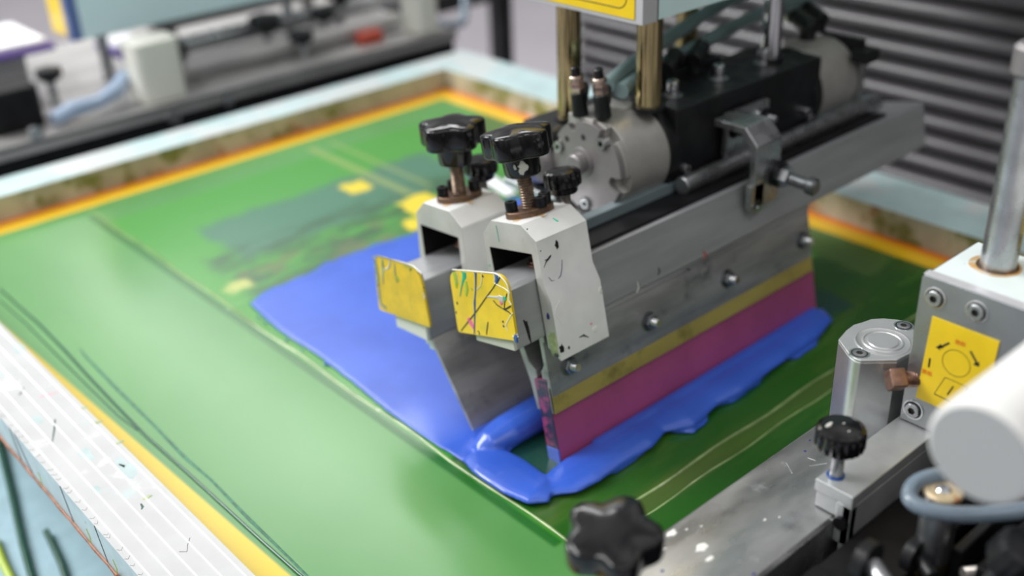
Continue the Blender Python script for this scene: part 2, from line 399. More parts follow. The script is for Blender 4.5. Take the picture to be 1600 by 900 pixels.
def knurled(mb, loc, axis, R, h, collar_r, collar_h, flutes=20):
    mb.at(loc, axis)
    fn = lambda th: 1 - .045*(0.5-0.5*math.cos(flutes*th))**.6
    n = flutes*6
    if collar_h: mb.lathe([(collar_r*.92, 0), (collar_r, 1), (collar_r, collar_h)], 32)
    z = collar_h
    mb.lathe([(R*.86, z), (R*.97, z+h*.08), (R, z+h*.2), (R, z+h*.80), (R*.97, z+h*.88)], n, fn)
    mb.lathe([(R*.95, z+h*.84), (R*.93, z+h*.93), (R*.80, z+h), (R*.78, z+h*.985), (R*.70, z+h*1.0), (R*.3, z+h*1.04), (R*.02, z+h*1.05)], 48)
    mb.at(); return mb
def thread(mb, p0, p1, r, pitch=1.6, depth=.55):
    p0 = Vector(p0); p1 = Vector(p1); L = (p1-p0).length; mb.at(p0, p1-p0); prof = [(r-depth, 0)]; z = 0
    while z < L-pitch:
        prof += [(r-depth, z+pitch*.15), (r, z+pitch*.45), (r, z+pitch*.6), (r-depth, z+pitch*.95)]; z += pitch
    prof.append((r-depth, L)); mb.lathe(prof, 24); mb.at(); return mb
def socket_screw(mb, loc, axis, r, h, hexr=None):
    """cap screw head with a real hexagonal recess, loc = seat"""
    hexr = hexr or r*.52; mb.at(loc, axis); n = 36; vs = []; fs = []
    rings = [(r, 0), (r, h*.85), (r*.93, h)]
    for rr, z in rings: vs += [(rr*math.cos(2*math.pi*k/n), rr*math.sin(2*math.pi*k/n), z) for k in range(n)]
    def hx(k):
        th = 2*math.pi*k/n; a = (th % (math.pi/3)) - math.pi/6; return hexr*math.cos(math.pi/6)/math.cos(a)
    for z in (h, h*.4): vs += [(hx(k)*math.cos(2*math.pi*k/n), hx(k)*math.sin(2*math.pi*k/n), z) for k in range(n)]
    for i in range(4):
        for k in range(n): fs.append((i*n+k, i*n+(k+1) % n, (i+1)*n+(k+1) % n, (i+1)*n+k))
    dk = [f for f in fs if min(f) >= 3*n] + [[4*n+k for k in range(n)]]; fs = [f for f in fs if min(f) < 3*n] + [list(range(n))[::-1]]
    old = mb.mats[mb.cur]; b0 = len(mb.v); mb.add(vs, fs); mb.use(M_dkline)  # hex recess coloured black to put the shade into it
    for f in dk: mb.f.append([b0+i for i in f]); mb.mi.append(mb.cur)
    mb.use(old); mb.at(); return mb
def hexnut(mb, loc, axis, r, h, wr=None):
    mb.at(loc, axis)
    if wr: mb.lathe([(wr*.96, -1.2), (wr, -.9), (wr, 0), (wr*.96, .1)], 36)
    mb.lathe([(r*.95, 0), (r, h*.12), (r, h*.85), (r*.90, h)], 6); mb.at(); return mb
def X_(p): return tuple(p)

# ================================================================== the setting
fl = MB().box(-6000, 9000, -4000, 12000, -860, -850); struct('floor', fl, M_floor)

# dark ribbed bellows wall behind the press head
bel = MB(); prof = []; pitch = 27.0; zz = -840
while zz < 700:
    for k in range(8):
        a = math.pi*k/8; prof.append((1250 - 9*math.sin(a)**.8, zz + pitch*.78*k/8))
    prof.append((1262, zz+pitch*.80)); prof.append((1262, zz+pitch*.97)); zz += pitch
prof += [(1300, zz), (1300, -840)]
bel.prism([(p[0], p[1]) for p in prof], -900, 1262, 'y')
one('ribbed_bellows', bel, M_rib, 'large black bellows with horizontal rounded ribs standing behind the press head', 'bellows cover', (1280, 200, -840), smooth=50)

# ================================================================== printing screen
scr = thing('printing_screen', 'large screen printing frame with green stencil mesh and white painted rails', 'printing screen', (166, 245, 0))
def rail_box(x0, x1, y0, y1, ztop=30, top=M_frame, side=M_fside, inner=None, inner_side=None):
    b = MB(); b.use(side)
    vs = [(x, y, z) for z in (0, ztop) for y in (y0, y1) for x in (x0, x1)]
    faces = {'b': (0, 2, 3, 1), 't': (4, 5, 7, 6), 'S': (0, 1, 5, 4), 'N': (2, 6, 7, 3), 'W': (0, 4, 6, 2), 'E': (1, 3, 7, 5)}
    for k, f in faces.items():
        b.use(top if k == 't' else (inner if k == inner_side else side)); b.add([vs[i] for i in f], [(0, 1, 2, 3)])
    return b
lr = rail_box(166, 221, 245, 1340, 30, M_frame, M_fside, M_frames, 'E')
lr.use(M_ridge)
for x in (171.5, 182, 193.5, 205, 216.5):
    lr.prism([(x-.7, 29.9), (x-.4, 30.5), (x+.4, 30.5), (x+.7, 29.9)], 247, 1338, 'y')
lr.use(M_brown)
pts = []
for i in range(60):
    y = 300+i*11; pts.append((165.6, y, 1.2+.5*math.sin(i*1.3)))
lr.tube(pts, [1.1+.5*abs(math.sin(i*2.1)) for i in range(60)], 8)
lr.blob((165, 612, 3), 3.2, (-1, 0, 0), 3, 2.4, 4)
# paint runs on the outer face and marks on the top
lr.use(M_dkline)
for (y0, y1, k) in ((800, 792, 1), (790, 770, 2), (700, 690, 3), (640, 631, 4)):
    lr.ribbon([(165.9, y0, 30), (165.9, (y0*2+y1)/3, 20), (165.9, (y0+y1*2)/3, 11), (165.9, y1, 3)], [1.6, 1.1, 1.3, .9], (-1, 0, 0))
lr.use(M_ink_l)
for y in (752, 662, 618): lr.ribbon([(165.9, y, 14), (165.9, y-3, 8), (165.9, y-1, 2)], [1.2, 2.4, 2.2], (-1, 0, 0))
lr.use(M_cord)
def top_marks(L, mt, wd, z=30.05):
    lr.use(mt); lr.ribbon([onz(x, y, z) for x, y in L], wd, (0, 0, 1), .12)
top_marks([(86, 655), (85, 670), (82, 690)], M_cord, [1.2, 1.6, .9])
top_marks([(220, 787), (223, 792), (221, 796)], M_cord, [1.4, 2, 1])
top_marks([(30, 617), (34, 612), (37, 605)], M_dkline, [1.8, 1.3, .8])
top_marks([(62, 620), (75, 617), (92, 612)], M_ink_p, [1, 1.2, .5])
top_marks([(280, 862), (292, 862), (293, 852), (297, 840)], M_dkline, [.4, .5, .4, .3])
lr.use(mat('faint_cyan_stain', (.42, .52, .52), rough=.45, var=.1))
for x, y, r, k in ((135, 710, 5, 1), (200, 735, 6, 2), (188, 722, 4, 3), (60, 655, 4, 4), (30, 545, 5, 5), (150, 765, 3, 6)): lr.blob(onz(x, y, 30.03), r, (0, 0, 1), r*2.2, .06, k)
lr.use(M_dkline)
for k in range(26):
    y = 575+k*11+random.uniform(-4, 4); lr.ribbon([(166.6, y, 30.04), (168+random.random(), y-1-random.random()*2, 30.04), (169.5+random.random()*2.5, y-random.uniform(-2, 3), 30.04)], [.35, .3, .15], (0, 0, 1), .08)
lr.use(M_khaki)
for x, y, r in ((152, 660, 4), (187, 691, 4), (132, 637, 3), (230, 777, 3.5)): lr.blob(onz(x, y, 30.05), r, (0, 0, 1), r*.45, .2, int(x))
obj('side_rail', lr, None, scr)
obj('side_rail', rail_box(221, 1072, 1283, 1340, 30, M_framec, M_fside, M_frames, 'S'), None, scr, .8)
obj('side_rail', rail_box(990, 1072, 245, 1283, 30, M_framec, M_fside, M_frames, 'W'), None, scr, .8)
obj('side_rail', rail_box(221, 990, 245, 300, 30, M_framec, M_fside, M_frames, 'N'), None, scr, .8)
ms = MB(); nx, ny = 24, 30
grid = [[(221+769*i/nx, 300+983*j/ny) for i in range(nx+1)] for j in range(ny+1)]
vs = [(x, y, z) for z in (0, -.6) for r in grid for (x, y) in r]; q = (nx+1)*(ny+1); fs = []
for j in range(ny):
    for i in range(nx):
        a = j*(nx+1)+i; fs += [(a, a+1, a+nx+2, a+nx+1), (q+a, q+a+nx+1, q+a+nx+2, q+a+1)]
ms.add(vs, fs)
# the stencil shader reads plain object metres, so this part keeps the scene origin as its own
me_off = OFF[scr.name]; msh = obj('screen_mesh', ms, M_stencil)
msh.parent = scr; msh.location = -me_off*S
# film border lying on the mesh
def strip(pts, wd, h): 
    b = MB(); P = [Vector(p) for p in pts]; vs = []; fs = []; n = 7
    for i, p in enumerate(P):
        t = (P[min(len(P)-1, i+1)]-P[max(0, i-1)]).normalized(); qv = Vector((t.y, -t.x, 0)); hh = h*(1+.25*math.sin(i*1.7)); 
        for k in range(n):
            a = math.pi*k/(n-1); vs.append(p + qv*(wd/2*math.cos(a)*(1+.12*math.sin(i*2.3))) + Vector((0, 0, hh*math.sin(a))))
    for i in range(len(P)-1):
        for k in range(n-1): fs.append((i*n+k, i*n+k+1, (i+1)*n+k+1, (i+1)*n+k))
        fs.append((i*n, (i+1)*n, (i+1)*n+n-1, i*n+n-1))
    fs.append(tuple(range(n))); fs.append(tuple((len(P)-1)*n+k for k in range(n)))
    return b.add(vs, fs)
obj('film_edge', strip([(411+1.2*math.sin(j*.9), 425+j*22, 0) for j in range(38)], 2.6, 1.0), M_tape, scr, label='raised clear film edge running along the mesh')
obj('film_edge', strip([(413+j*22, 425+1.2*math.sin(j*1.1), 0) for j in range(24)], 2.4, .8), M_tape, scr, label='raised clear film edge beside the front rail')
obj('film_edge', strip([(413+j*22, 409+1.0*math.sin(j*1.4), 0) for j in range(26)], 1.4, .4), M_tape, scr)
cp = [onz(x, y, .6) for x, y in ((0, 452), (20, 470), (60, 505), (100, 546), (140, 590), (180, 632), (230, 683), (300, 745), (360, 800), (410, 846), (465, 895), (520, 940))]
obj('cord', MB().tube(cp, [1.0, 1.0, 1.1, 1.2, 1.2, 1.1, 1.1, 1.1, 1.1, 1.1, 1.1, 1.1], 8), M_cord, scr, label='thin dark green cord lying along the left rail')
cp = [onz(x, y, .3) for x, y in ((0, 470), (40, 505), (90, 556), (140, 606), (185, 650), (215, 672))]
obj('cord', MB().tube(cp, [.7]*6, 8), M_cord, scr)
dl = MB().ribbon([onz(x, y, .15) for x, y in ((125, 545), (133, 556), (180, 605), (240, 664), (290, 716), (329, 749), (390, 812), (449, 869), (500, 920))], [1, 2.2, 3, 2.4, 3, 2.2, 2.8, 2, 2], (0, 0, 1), .08)
obj('dried_ink_line', dl, mat('dried_teal_ink', (.012, .13, .065), rough=.3, var=.4, scale=150), scr)
wb = MB().ribbon([onz(x, y, 1.5) for x, y in ((725, 254), (765, 280), (800, 304))], [14, 20, 16], (0, 0, 1), .8)  # flat pale strip on the mesh
obj('pale_strip', wb, M_whitec, scr, label='short white strip behind the knobs')

# ================================================================== ink
ink = MB()
def ink_sheet(poly, h):
    n = len(poly); ink.add([(x, y, .2) for x, y in poly] + [(x, y, h) for x, y in poly], [tuple(range(n))[::-1], tuple(n+i for i in range(n))] + [(i, (i+1) % n, n+(i+1) % n, n+i) for i in range(n)])
def jag(a, b, n, amp, seed):
    rnd = random.Random(seed); A = Vector(a); B = Vector(b)
    return [tuple((A+(B-A)*(i/n)) + Vector((rnd.uniform(-amp, amp), rnd.uniform(-amp, amp)))) for i in range(n)]
ink_sheet([(427, 893), (446, 903)] + jag((463, 905), (520, 909), 6, 2, 1) + jag((530, 914), (600, 912), 8, 2.5, 2) + jag((610, 908), (790, 896), 14, 3, 3) +
          [(800, 880), (806, 700), (800, 560), (700, 548), (520, 545), (440, 530), (416, 520), (413, 600), (414, 650), (418, 700), (421, 756), (420, 831)], 2.4)
def ink_roll(pts, ry, rz, n=14):
    P = [Vector(p) for p in pts]; vs = []; fs = []
    for i, p in enumerate(P):
        t = (P[min(len(P)-1, i+1)]-P[max(0, i-1)]).normalized(); qv = Vector((t.y, -t.x, 0)).normalized()
        for k in range(n):
            a = 2*math.pi*k/n
            vs.append(p*1.0 + qv*(ry[i]*math.cos(a)) + Vector((0, 0, max(.25-p.z, rz[i]*math.sin(a)))))
    for i in range(len(P)-1):
        for k in range(n): fs.append((i*n+k, i*n+(k+1) % n, (i+1)*n+(k+1) % n, (i+1)*n+k))
    fs.append(tuple(range(n))[::-1]); fs.append(tuple((len(P)-1)*n+k for k in range(n))); ink.add(vs, fs)
# roll pushed ahead of the flood bar
ink_roll([(430, 549, 4), (440, 548, 6), (460, 547, 8), (500, 548, 8), (560, 547, 8), (640, 548, 8), (780, 548, 7), (800, 548, 4)], [5, 12, 16, 17, 17, 17, 16, 8], [3, 9, 12, 13, 13, 13, 12, 5])
# lobe running along the film edge to the front
ink_roll([(428, 548, 2), (429, 530, 3), (429, 512, 4), (429, 494, 4), (431, 478, 4), (436, 470, 3)], [13, 19, 20, 19, 17, 10], [4, 5, 5, 4.5, 4.5, 3])
# roll in front of the blade
ink_roll([(436, 478, 3), (452, 474, 4), (470, 473, 5), (500, 474, 5), (530, 473, 5), (552, 476, 5), (575, 470, 5), (610, 472, 5), (640, 470, 5), (680, 472, 5), (720, 474, 5), (760, 476, 5), (788, 483, 4), (800, 492, 3)],
         [9, 17, 19, 18, 18, 15, 20, 16, 17, 15, 15, 15, 14, 8], [3, 4, 5, 5, 5.5, 3.5, 5.5, 4.5, 5, 4.5, 4, 4.5, 4, 3])
for (x0, x1, ya, r) in ((560, 600, 456, 9), (600, 690, 459, 7), (700, 770, 462, 7), (470, 540, 462, 8)):
    ink_roll([(x0, ya+8, 1), (x0*.7+x1*.3, ya, 1), (x0*.3+x1*.7, ya+1, 1), (x1, ya+8, 1)], [r*.6, r, r*.9, r*.5], [1.4, 2, 1.8, 1.2])
ink_roll([(500, 486, 4), (600, 486, 4), (700, 487, 4), (795, 489, 4)], [8, 8, 8, 8], [6, 6, 6, 5])
for k in range(5):
    px_, py_ = ((402, 497), (412, 505), (446, 532), (470, 548), (505, 570), (522, 580), (560, 606), (612, 640), (626, 650))[k]; p = onz(px_, py_, 2); ink.at((p.x+1.5, p.y, 1.6)); ink.lathe([(.3, -1.4), (1.8, -.8), (2.2, .4), (1.6, 1.7), (.4, 2.3)], 12); ink.at()
iko = obj('blue_ink', ink, M_ink, None, 0, (600, 600, 0))
md = iko.modifiers.new('remesh', 'REMESH'); md.mode = 'VOXEL'; md.voxel_size = .0013; md.use_smooth_shade = True
md = iko.modifiers.new('smooth', 'SMOOTH'); md.factor = .6; md.iterations = 8
tag(iko, 'pool and rolls of blue ink on the green mesh around both blades', 'ink', None, 'stuff')

# ================================================================== front squeegee (frame FQ)
N_v = (0, -1, 0)
sq = thing('squeegee', 'front squeegee with magenta blade, grey beam and paint-spattered yellow end plate', 'squeegee', (468, 7, 0), FQ)
b = MB().use(M_alu)
# hollow beam, open towards the end plate
def ring_prism(mb, outer, inner, a, bb):
    n = len(outer); vs = []
    for t in (a, bb):
        vs += [(t, *q) for q in outer]; vs += [(t, *q) for q in inner]
    fs = []
    for i in range(n):
        j = (i+1) % n
        fs += [(i, j, n+j, n+i), (2*n+i, 3*n+i, 3*n+j, 2*n+j), (i, 2*n+i, 2*n+j, j), (n+i, n+j, 3*n+j, 3*n+i)]
    mb.add(vs, fs)
b.box(441, 993, -8, 37, 109, 154)
obj('beam', b, None, sq, 1.2)
b = MB().use(M_blackd).box(520, 935, -2, 35, 154.2, 157); obj('dark_gap_strip', b, None, sq, .6, label='black strip standing in for the dark gap along the beam top')  # black strip put in for the dark of the gap above the beam
b = MB().use(M_gold).box(468, 797, -3.2, -1, 44, 66)  # lower band in a yellowish colour
b.use(M_alud).prism([(-3, 44), (-3, 108.8), (-5.5, 108.8), (-5.5, 104), (-3.8, 103), (-3.8, 66), (-3.3, 65)], 468, 797)
b.use(M_alud).box(468, 797, -3, 0, 44, 108.8)
obj('clamp_plate', b, None, sq, .5, label='front clamp plate with yellowish lower band')
b = MB().use(M_alud).prism([(14, 44), (17, 44), (19, 66), (22, 78), (25, 90), (28, 108.8), (19, 108.8), (20, 96), (17, 84), (10.5, 78), (10.2, 72), (14, 70)], 468, 797)
b.prism([(0, 72), (4.5, 72), (4.8, 78), (0, 84), (-1, 96), (-1.5, 108.8), (-3, 108.8), (-3, 72)], 468.2, 796.8)
obj('clamp_plate', b, None, sq, .3, label='rear clamp plate with open tube profile')
b = MB().use(M_blade).box(468.6, 802, .2, 13.8, 0.4, 71)
b.use(M_bladee).box(467.8, 468.7, .4, 13.6, 11, 70.5).use(M_ink).box(467.4, 468.7, .2, 13.8, .4, 13)
obj('blade', b, None, sq, .5, label='magenta polyurethane blade with blue ink on its end')
for u, w_ in ((488, 77), (578, 78), (677, 79), (784, 78)):
    b = MB().use(M_steel); hexnut(b, (u, -4.2, w_), N_v, 6.6, 5.2, 8); nu = obj('clamp_nut', b, None, sq)
    b = MB().use(M_chrome); thread(b, (u, -4, w_), (u, -15, w_), 3.3, 1.2, .35); obj('bolt_end', b, None, nu)
# end plate
def end_plate(mt, pts_bl, par, u0, marks=None, rt=9):
    """pts: TL, TR, BR, BL as (v, w); rounded top corners"""
    TL, TR, BR, BL = [Vector(p) for p in pts_bl]
    def corner(a, c, d, r, n=6):
        da = (a-c).normalized(); dd = (d-c).normalized(); p0 = c+da*r; p1 = c+dd*r
        return [p0*(1-t)**2 + c*2*t*(1-t) + p1*t*t for t in [i/n for i in range(n+1)]]
    poly = corner(BL, TL, TR, rt) + corner(TL, TR, BR, rt*1.5) + corner(TR, BR, BL, 1.5, 2) + corner(BR, BL, TL, 3, 3)
    e = MB().use(mt); e.prism([tuple(p) for p in poly], u0, u0+2.2)
    if marks: marks(e)
    return e
def m_front(e):
    U = 436.0; nn = (-1, 0, 0)
    P = lambda x, y: X_(FQ.on(x, y, 'u', U))
    def Z(L): return [P(690+a/5.624, 400+c/5.625) for a, c in L]   # positions read off the 956 px crop
    def st(mt, wd, L): e.use(mt).ribbon(Z(L), wd, nn, .35)
    st(M_ink_b, [3.2, 2.4, 2.0, 1.7, 1.8, 3.0, 1.7, 1.6, 1.4], [(298, 146), (300, 180), (300, 240), (298, 310), (293, 370), (290, 415), (292, 500), (290, 600), (288, 682)])
    st(M_ink_k, [.9, 1.3, 1.2, 1.1, 1.0, 1.2], [(172, 655), (232, 580), (310, 480), (390, 365), (450, 285), (515, 185)])
    st(M_ink_k, [.7, 1.0, 1.1, 1.6, 1.2], [(455, 390), (490, 432), (550, 470), (585, 455), (608, 440)])
    st(M_ink_k, [1, 1.0, .8], [(575, 330), (556, 400), (550, 468)])
    st(M_ink_k, [1.6, 1.1, .6], [(550, 468), (590, 492), (620, 520)])
    st(M_ink_k, [.7, 1.2, 1.3, .5], [(408, 578), (404, 610), (397, 660), (396, 692)])
    st(M_ink_k, [.9, 1.2, 1.3], [(315, 660), (330, 665), (333, 692)])
    st(M_ink_w, [.8, .9, .9, .8, .9, .9], [(455, 155), (468, 200), (460, 235), (505, 262), (560, 290), (600, 325)])
    st(M_ink_w, [.9, .9, .9, .7], [(625, 500), (590, 555), (566, 600), (570, 625), ])
    st(M_ink_w, [.7, .9, .6], [(566, 605), (574, 640), (584, 662)])
    st(M_ink_w, [.5, .7, .6, .5], [(352, 150), (354, 210), (345, 260), (308, 298)])
    st(M_ink_w, [.5, .5, .5], [(138, 140), (142, 190), (150, 240)])
    st(M_ink_gr, [1.4, 1.8, 3.6], [(400, 355), (460, 362), (525, 370)])
    st(M_ink_g, [6, 5.5, 3, 1.4, .8], [(195, 140), (200, 175), (190, 210), (175, 270), (162, 355)])
    st(M_ink_l, [5, 6, 5, 2], [(108, 140), (120, 180), (128, 230), (130, 280)])
    st(M_ink_l, [3, 5, 3], [(212, 215), (222, 290), (215, 350)])
    st(M_ink_b, [4, 5, 3], [(478, 165), (490, 205), (480, 235)])
    st(M_ink_p, [4.2, 6, 3.5], [(232, 545), (258, 590), (285, 638)])
    for x, y, r, mt in ((138, 415, 1, M_ink_k), (128, 496, 1, M_ink_k), (522, 410, 1.8, M_ink_p), (540, 578, .9, M_ink_n), (544, 615, .9, M_ink_n), (265, 290, 1, M_ink_l), (555, 372, 2, M_ink_g), (525, 378, 3, M_ink_gr), (362, 178, .9, M_ink_k)):
        e.use(mt).blob(Z([(x, y)])[0], r, nn, r*1.1, .4, int(x))
    e.use(M_ink_w).tube(Z([(95, 120), (200, 126), (330, 138), (470, 152), (515, 178), (552, 215), (578, 255), (592, 310), (592, 390), (612, 430)]), .55, 6)
    e.use(M_ink_b).blob(Z([(655, 722)])[0], 2.2, nn, 3.2, 1.0, 5); e.use(M_ink_w).tube(Z([(625, 705), (650, 712), (662, 685), (675, 705), (655, 725), (640, 745), (655, 715)]), .5, 6)
obj('end_plate', end_plate(M_yelp, ((50.5, 163), (-17.5, 170), (-15, 119.5), (54.5, 113.5)), sq, 436, m_front), None, sq, .3, label='yellow end plate spattered with blue, black, white and pink paint')
b = MB().use(M_ink_gr).box(438.4, 441.4, -7.8, 36.5, 109, 153.5); obj('end_cap', b, M_white, sq, .8, label='pale grey cap closing the beam end')
# black paint streaks on the beam near its end
e = MB()
for (L, mt, wd) in (([(818, 500), (824, 512), (828, 530)], M_ink_k, [1.5, 3.5, 2]), ([(822, 502), (826, 520), (830, 536)], M_ink_k, [2, 3, 1]), ([(823, 508), (826, 522)], M_ink_w, [.5, .5])):
    e = MB().use(mt).ribbon([FQ.on(x, y, 'v', -8.05) for x, y in L], wd, N_v, .2); obj('paint_mark', e, None, sq)
for (L, mt, wd) in (([(1098, 392), (1103, 398), (1100, 405)], M_red, [1, 3, 1]), ([(996, 440), (998, 450), (995, 458)], M_ink_w, [.6, .8, .5]), ([(1029, 418), (1031, 424), (1028, 430)], M_ink_k, [1, 2, 1]), ([(1074, 420), (1078, 422)], M_ink_k, [2, 1.4])):
    e = MB().use(mt).ribbon([FQ.on(x, y, 'v', -8.05) for x, y in L], wd, N_v, .15); obj('paint_mark', e, None, sq)

# ================================================================== clamps
def clamp(fr, base_u, dv, dw, label, front):
    c = thing('clamp_bracket', label, 'clamp', (base_u+24, 14+dv, 150+dw), fr, 'knob clamps holding the two bars')
    b = MB().use(M_mill)
    u0, u1 = base_u, base_u+50
    outer = [(-21, 92), (-21, 138), (-16, 151), (-16, 183), (-2, 194), (31, 194), (43, 183), (46, 150), (46, 112), (38.5, 112), (38.5, 173), (-9.2, 173), (-9.2, 100)]
    outer = [(a+dv, c_+dw) for a, c_ in outer]
    b.prism(outer, u0, u1)
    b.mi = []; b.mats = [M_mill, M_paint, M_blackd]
    for k, f in enumerate(b.f): b.mi.append((0 if abs(b.v[f[0]].x-u0) < .1 else 1) if len(f) > 4 else 2 if k-2 in (9, 10, 11) else 1)  # inner slot faces coloured black so the opening reads as dark
    if front:
        nn = Vector((0, -1, 0))
        def pf(x, y): return FQ.on(x, y, 'v', -16.1)
        def st(mt, wd, L): b.use(mt).ribbon([pf(*q) for q in L], wd, nn, .2)
        st(M_ink_n, [.5, .7, .8, .7, .6, .4], [(878, 406), (878, 420), (876, 431), (870, 438), (862, 439), (857, 433)])
        st(M_ink_k, [.4, 1.0, 2.0, .6], [(850, 418), (853, 410), (858, 403), (861, 398)])
        st(M_ink_k, [.5, 1.4, .5], [(851, 407), (857, 405), (861, 400)])
        b.use(M_ink_k).blob(pf(870, 382), 1.9, nn, 3.2, .25, 3)
        b.use(M_ink_k).blob(pf(845, 392), .6, nn, .6, .2, 4)
        b.use(M_ink_k).blob(pf(824, 358), .7, nn, .7, .2, 4)
        def pg(x, y): return FQ.on(x, y, 'v', -21.1)
        def s2(mt, wd, L): b.use(mt).ribbon([pg(*q) for q in L], wd, nn, .2)
        b.use(M_ink_w).blob(pg(938, 454), 2.2, nn, 3.4, .25, 7); b.use(M_ink_w).blob(pg(930, 514), 2.6, nn, 2.6, .25, 8)
        s2(M_ink_w, [.4, .5, .4], [(875, 470), (869, 480), (868, 490)])
        s2(M_ink_w, [.4, .5, .3], [(867, 490), (874, 500), (880, 510)])
        b.use(M_ink_p).blob(pg(924, 506), .9, nn, .9, .2, 2)
        b.use(M_ink_k).blob(pg(878, 545), 2.4, nn, 3.6, .4, 9); s2(M_ink_w, [.7, .6], [(878, 543), (887, 542)]); b.use(M_ink_k).blob(pg(889, 543), 1.0, nn, 1.3, .3, 3)
        s2(M_steel, [.6, 2, .5], [(905, 527), (912, 524), (920, 527)])
        # khaki paint caked low on the end face
        pe = lambda x, y: FQ.on(x, y, 'u', base_u-.1)
        b.use(M_khaki).blob((base_u-.1, -15.5, 105), 5, (-1, 0, 0), 11, .6, 11)
        b.use(M_ink_k).blob((base_u-.5, -17, 96), 2.2, (-1, 0, 0), 2.2, .6, 12)
        b.use(M_ink_n).blob((base_u-.1, -15, 126), 1.6, (-1, 0, 0), 3, .3, 12)
        b.use(M_ink_g).blob(pe(765, 415), .9, (-1, 0, 0), .9, .3, 12)
        b.use(M_ink_g).ribbon([FQ.on(x, y, 'w', 194.05) for x, y in ((864, 341), (872, 346))], [1, 1.8], (0, 0, 1), .2)
        b.use(M_ink_g).ribbon([pe(775, 352), pe(777, 362), pe(780, 378)], [.3, .6, .3], (-1, 0, 0), .2)
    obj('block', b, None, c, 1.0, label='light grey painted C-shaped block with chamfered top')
    cu = base_u+24; cv = 14+dv; T = 194+dw
    b = MB().use(M_ruststain); b.blob((cu, cv, 194+dw), 22, (0, 0, 1), 14.5, .12, 5, 26); obj('rust_stain', b, None, c)
    # oval bronze flange plate with screws
    b = MB().use(M_rust); n = 40; vs = []
    for z in (T, T+4.2, T+4.8):
        k = 1 if z < T+4.5 else .96
        for i in range(n):
            th = 2*math.pi*i/n; a = 19*math.cos(th)*k; q = 11.5*math.sin(th)*k
            vs.append((cu+a*.94+q*.3, cv+q-a*.30, z))
    b.add(vs, [tuple(range(n))[::-1], tuple(2*n+i for i in range(n))] + [(j*n+i, j*n+(i+1) % n, (j+1)*n+(i+1) % n, (j+1)*n+i) for j in range(2) for i in range(n)])
    obj('flange_plate', b, None, c, label='rust-stained bronze flange plate')
    for du, d_v in ((-12.8, 4.5), (12.5, -4.0), (3, -10) if front else (2, 10)):
        b = MB().use(M_screw); socket_screw(b, (cu+du, cv+d_v, T+4.8), (0, 0, 1), 4.6, 7.5); obj('cap_screw', b, None, c)
    b = MB().use(M_rthread); thread(b, (cu, cv, T-30), (cu, cv, 225+dw), 5.6, 2.0, .8)
    b.use(M_copper).lathe([(1, 0)], 3) if False else None
    obj('spindle', b, None, c, label='bronzed threaded spindle')
    b = MB().use(M_copper); b.cyl((cu, cv, 154.4+dw), (cu, cv, 156+dw), 9, 32); b.cyl((cu, cv, 156+dw), (cu, cv, 158+dw), 7.4, 32); b.cyl((cu, cv, 158+dw), (cu, cv, 164.5+dw), 5)
    obj('pressure_foot', b, None, c, label='copper coloured pressure foot')
    b = MB().use(M_black); star_knob(b, (cu, cv, 222.5+dw), (0, 0, 1), 26.8, 17.5, 13.5, 16, 5, .25 if front else .45)
    if front:
        b.use(M_ink_gr)
        for a0, z0, r, ry, sd in ((-2.25, 233+dw, 2.8, 3.6, 3), (-2.12, 231+dw, 2.4, 2.4, 5), (-2.32, 229+dw, 2.0, 2.6, 6), (-2.62, 232.5+dw, 1.2, 2.4, 7)):
            nn = Vector((math.cos(a0), math.sin(a0), 0)); b.blob(Vector((cu, cv, z0))+nn*14.9, r, nn, ry, .3, sd)
    obj('star_knob', b, None, c, label='glossy black five-lobed knob')
    return c
clamp(FQ, 468, 0, 0, 'front clamp with black star knob and scratched hub, over the spattered yellow plate', True)
clamp(FR, 474, 3, -22, 'rear clamp with black star knob, half hidden behind the front clamp', False)

# ================================================================== flood bar (frame FR)
fb = thing('flood_bar', 'rear flood bar with dark metal blade and worn yellow end plate', 'flood bar', (440, 25, 60), FR)
b = MB().use(M_alu).box(441, 993, 2, 43, 73, 124); obj('beam', b, None, fb, 1.2)
b = MB().use(M_white).box(438.4, 441.4, 2.2, 44, 72.5, 123.5); obj('end_cap', b, M_white, fb, .8, label='pale grey cap closing the beam end')
def m_rear(e):
    nn = (-1, 0, 0); P = lambda x, y: X_(FR.on(x, y, 'u', 435.0))
    def Z(L): return [P(560+a/3.215, 280+c/3.215) for a, c in L]
    def st(mt, wd, L): e.use(mt).ribbon(Z(L), wd, nn, .3)
    st(M_steelm, [3, 5, 5, 3], [(82, 395), (88, 440), (95, 490), (100, 540)])
    st(M_steelm, [1.5, 3, 3, 4, 3], [(96, 520), (104, 560), (108, 600), (116, 632), (140, 650)])
    st(M_ink_gr, [1.5, 2.4, 1.5], [(155, 400), (158, 425), (150, 450)])
    st(M_ink_w, [.8, 1.6, .7], [(130, 455), (145, 448), (152, 440)])
    st(M_khaki, [3, 4, 3, 1], [(118, 400), (122, 440), (120, 480), (125, 530)])
    st(M_khaki, [1, 2.5, 2], [(180, 420), (183, 470), (195, 520)])
    st(M_ink_l, [1, 3, 1], [(185, 480), (198, 500), (205, 515)])
    st(M_ink_w, [1, 1.5, 1], [(325, 570), (333, 590), (330, 600)])
    for x, y, r in ((262, 455, 1), (300, 470, .8), (330, 545, .9)): e.use(M_ink_k).blob(Z([(x, y)])[0], r, nn, r, .3, x)
    e.use(M_steelm).tube(Z([(66, 400), (75, 388), (100, 384), (160, 400), (240, 425), (280, 440), (318, 475), (332, 520)]), .6, 6)
obj('end_plate', end_plate(M_yelw, ((58, 134), (-5, 139.5), (-8.5, 89), (61.5, 84)), fb, 435.2, m_rear, 11), None, fb, .3, label='worn yellow end plate with scraped metal corner')
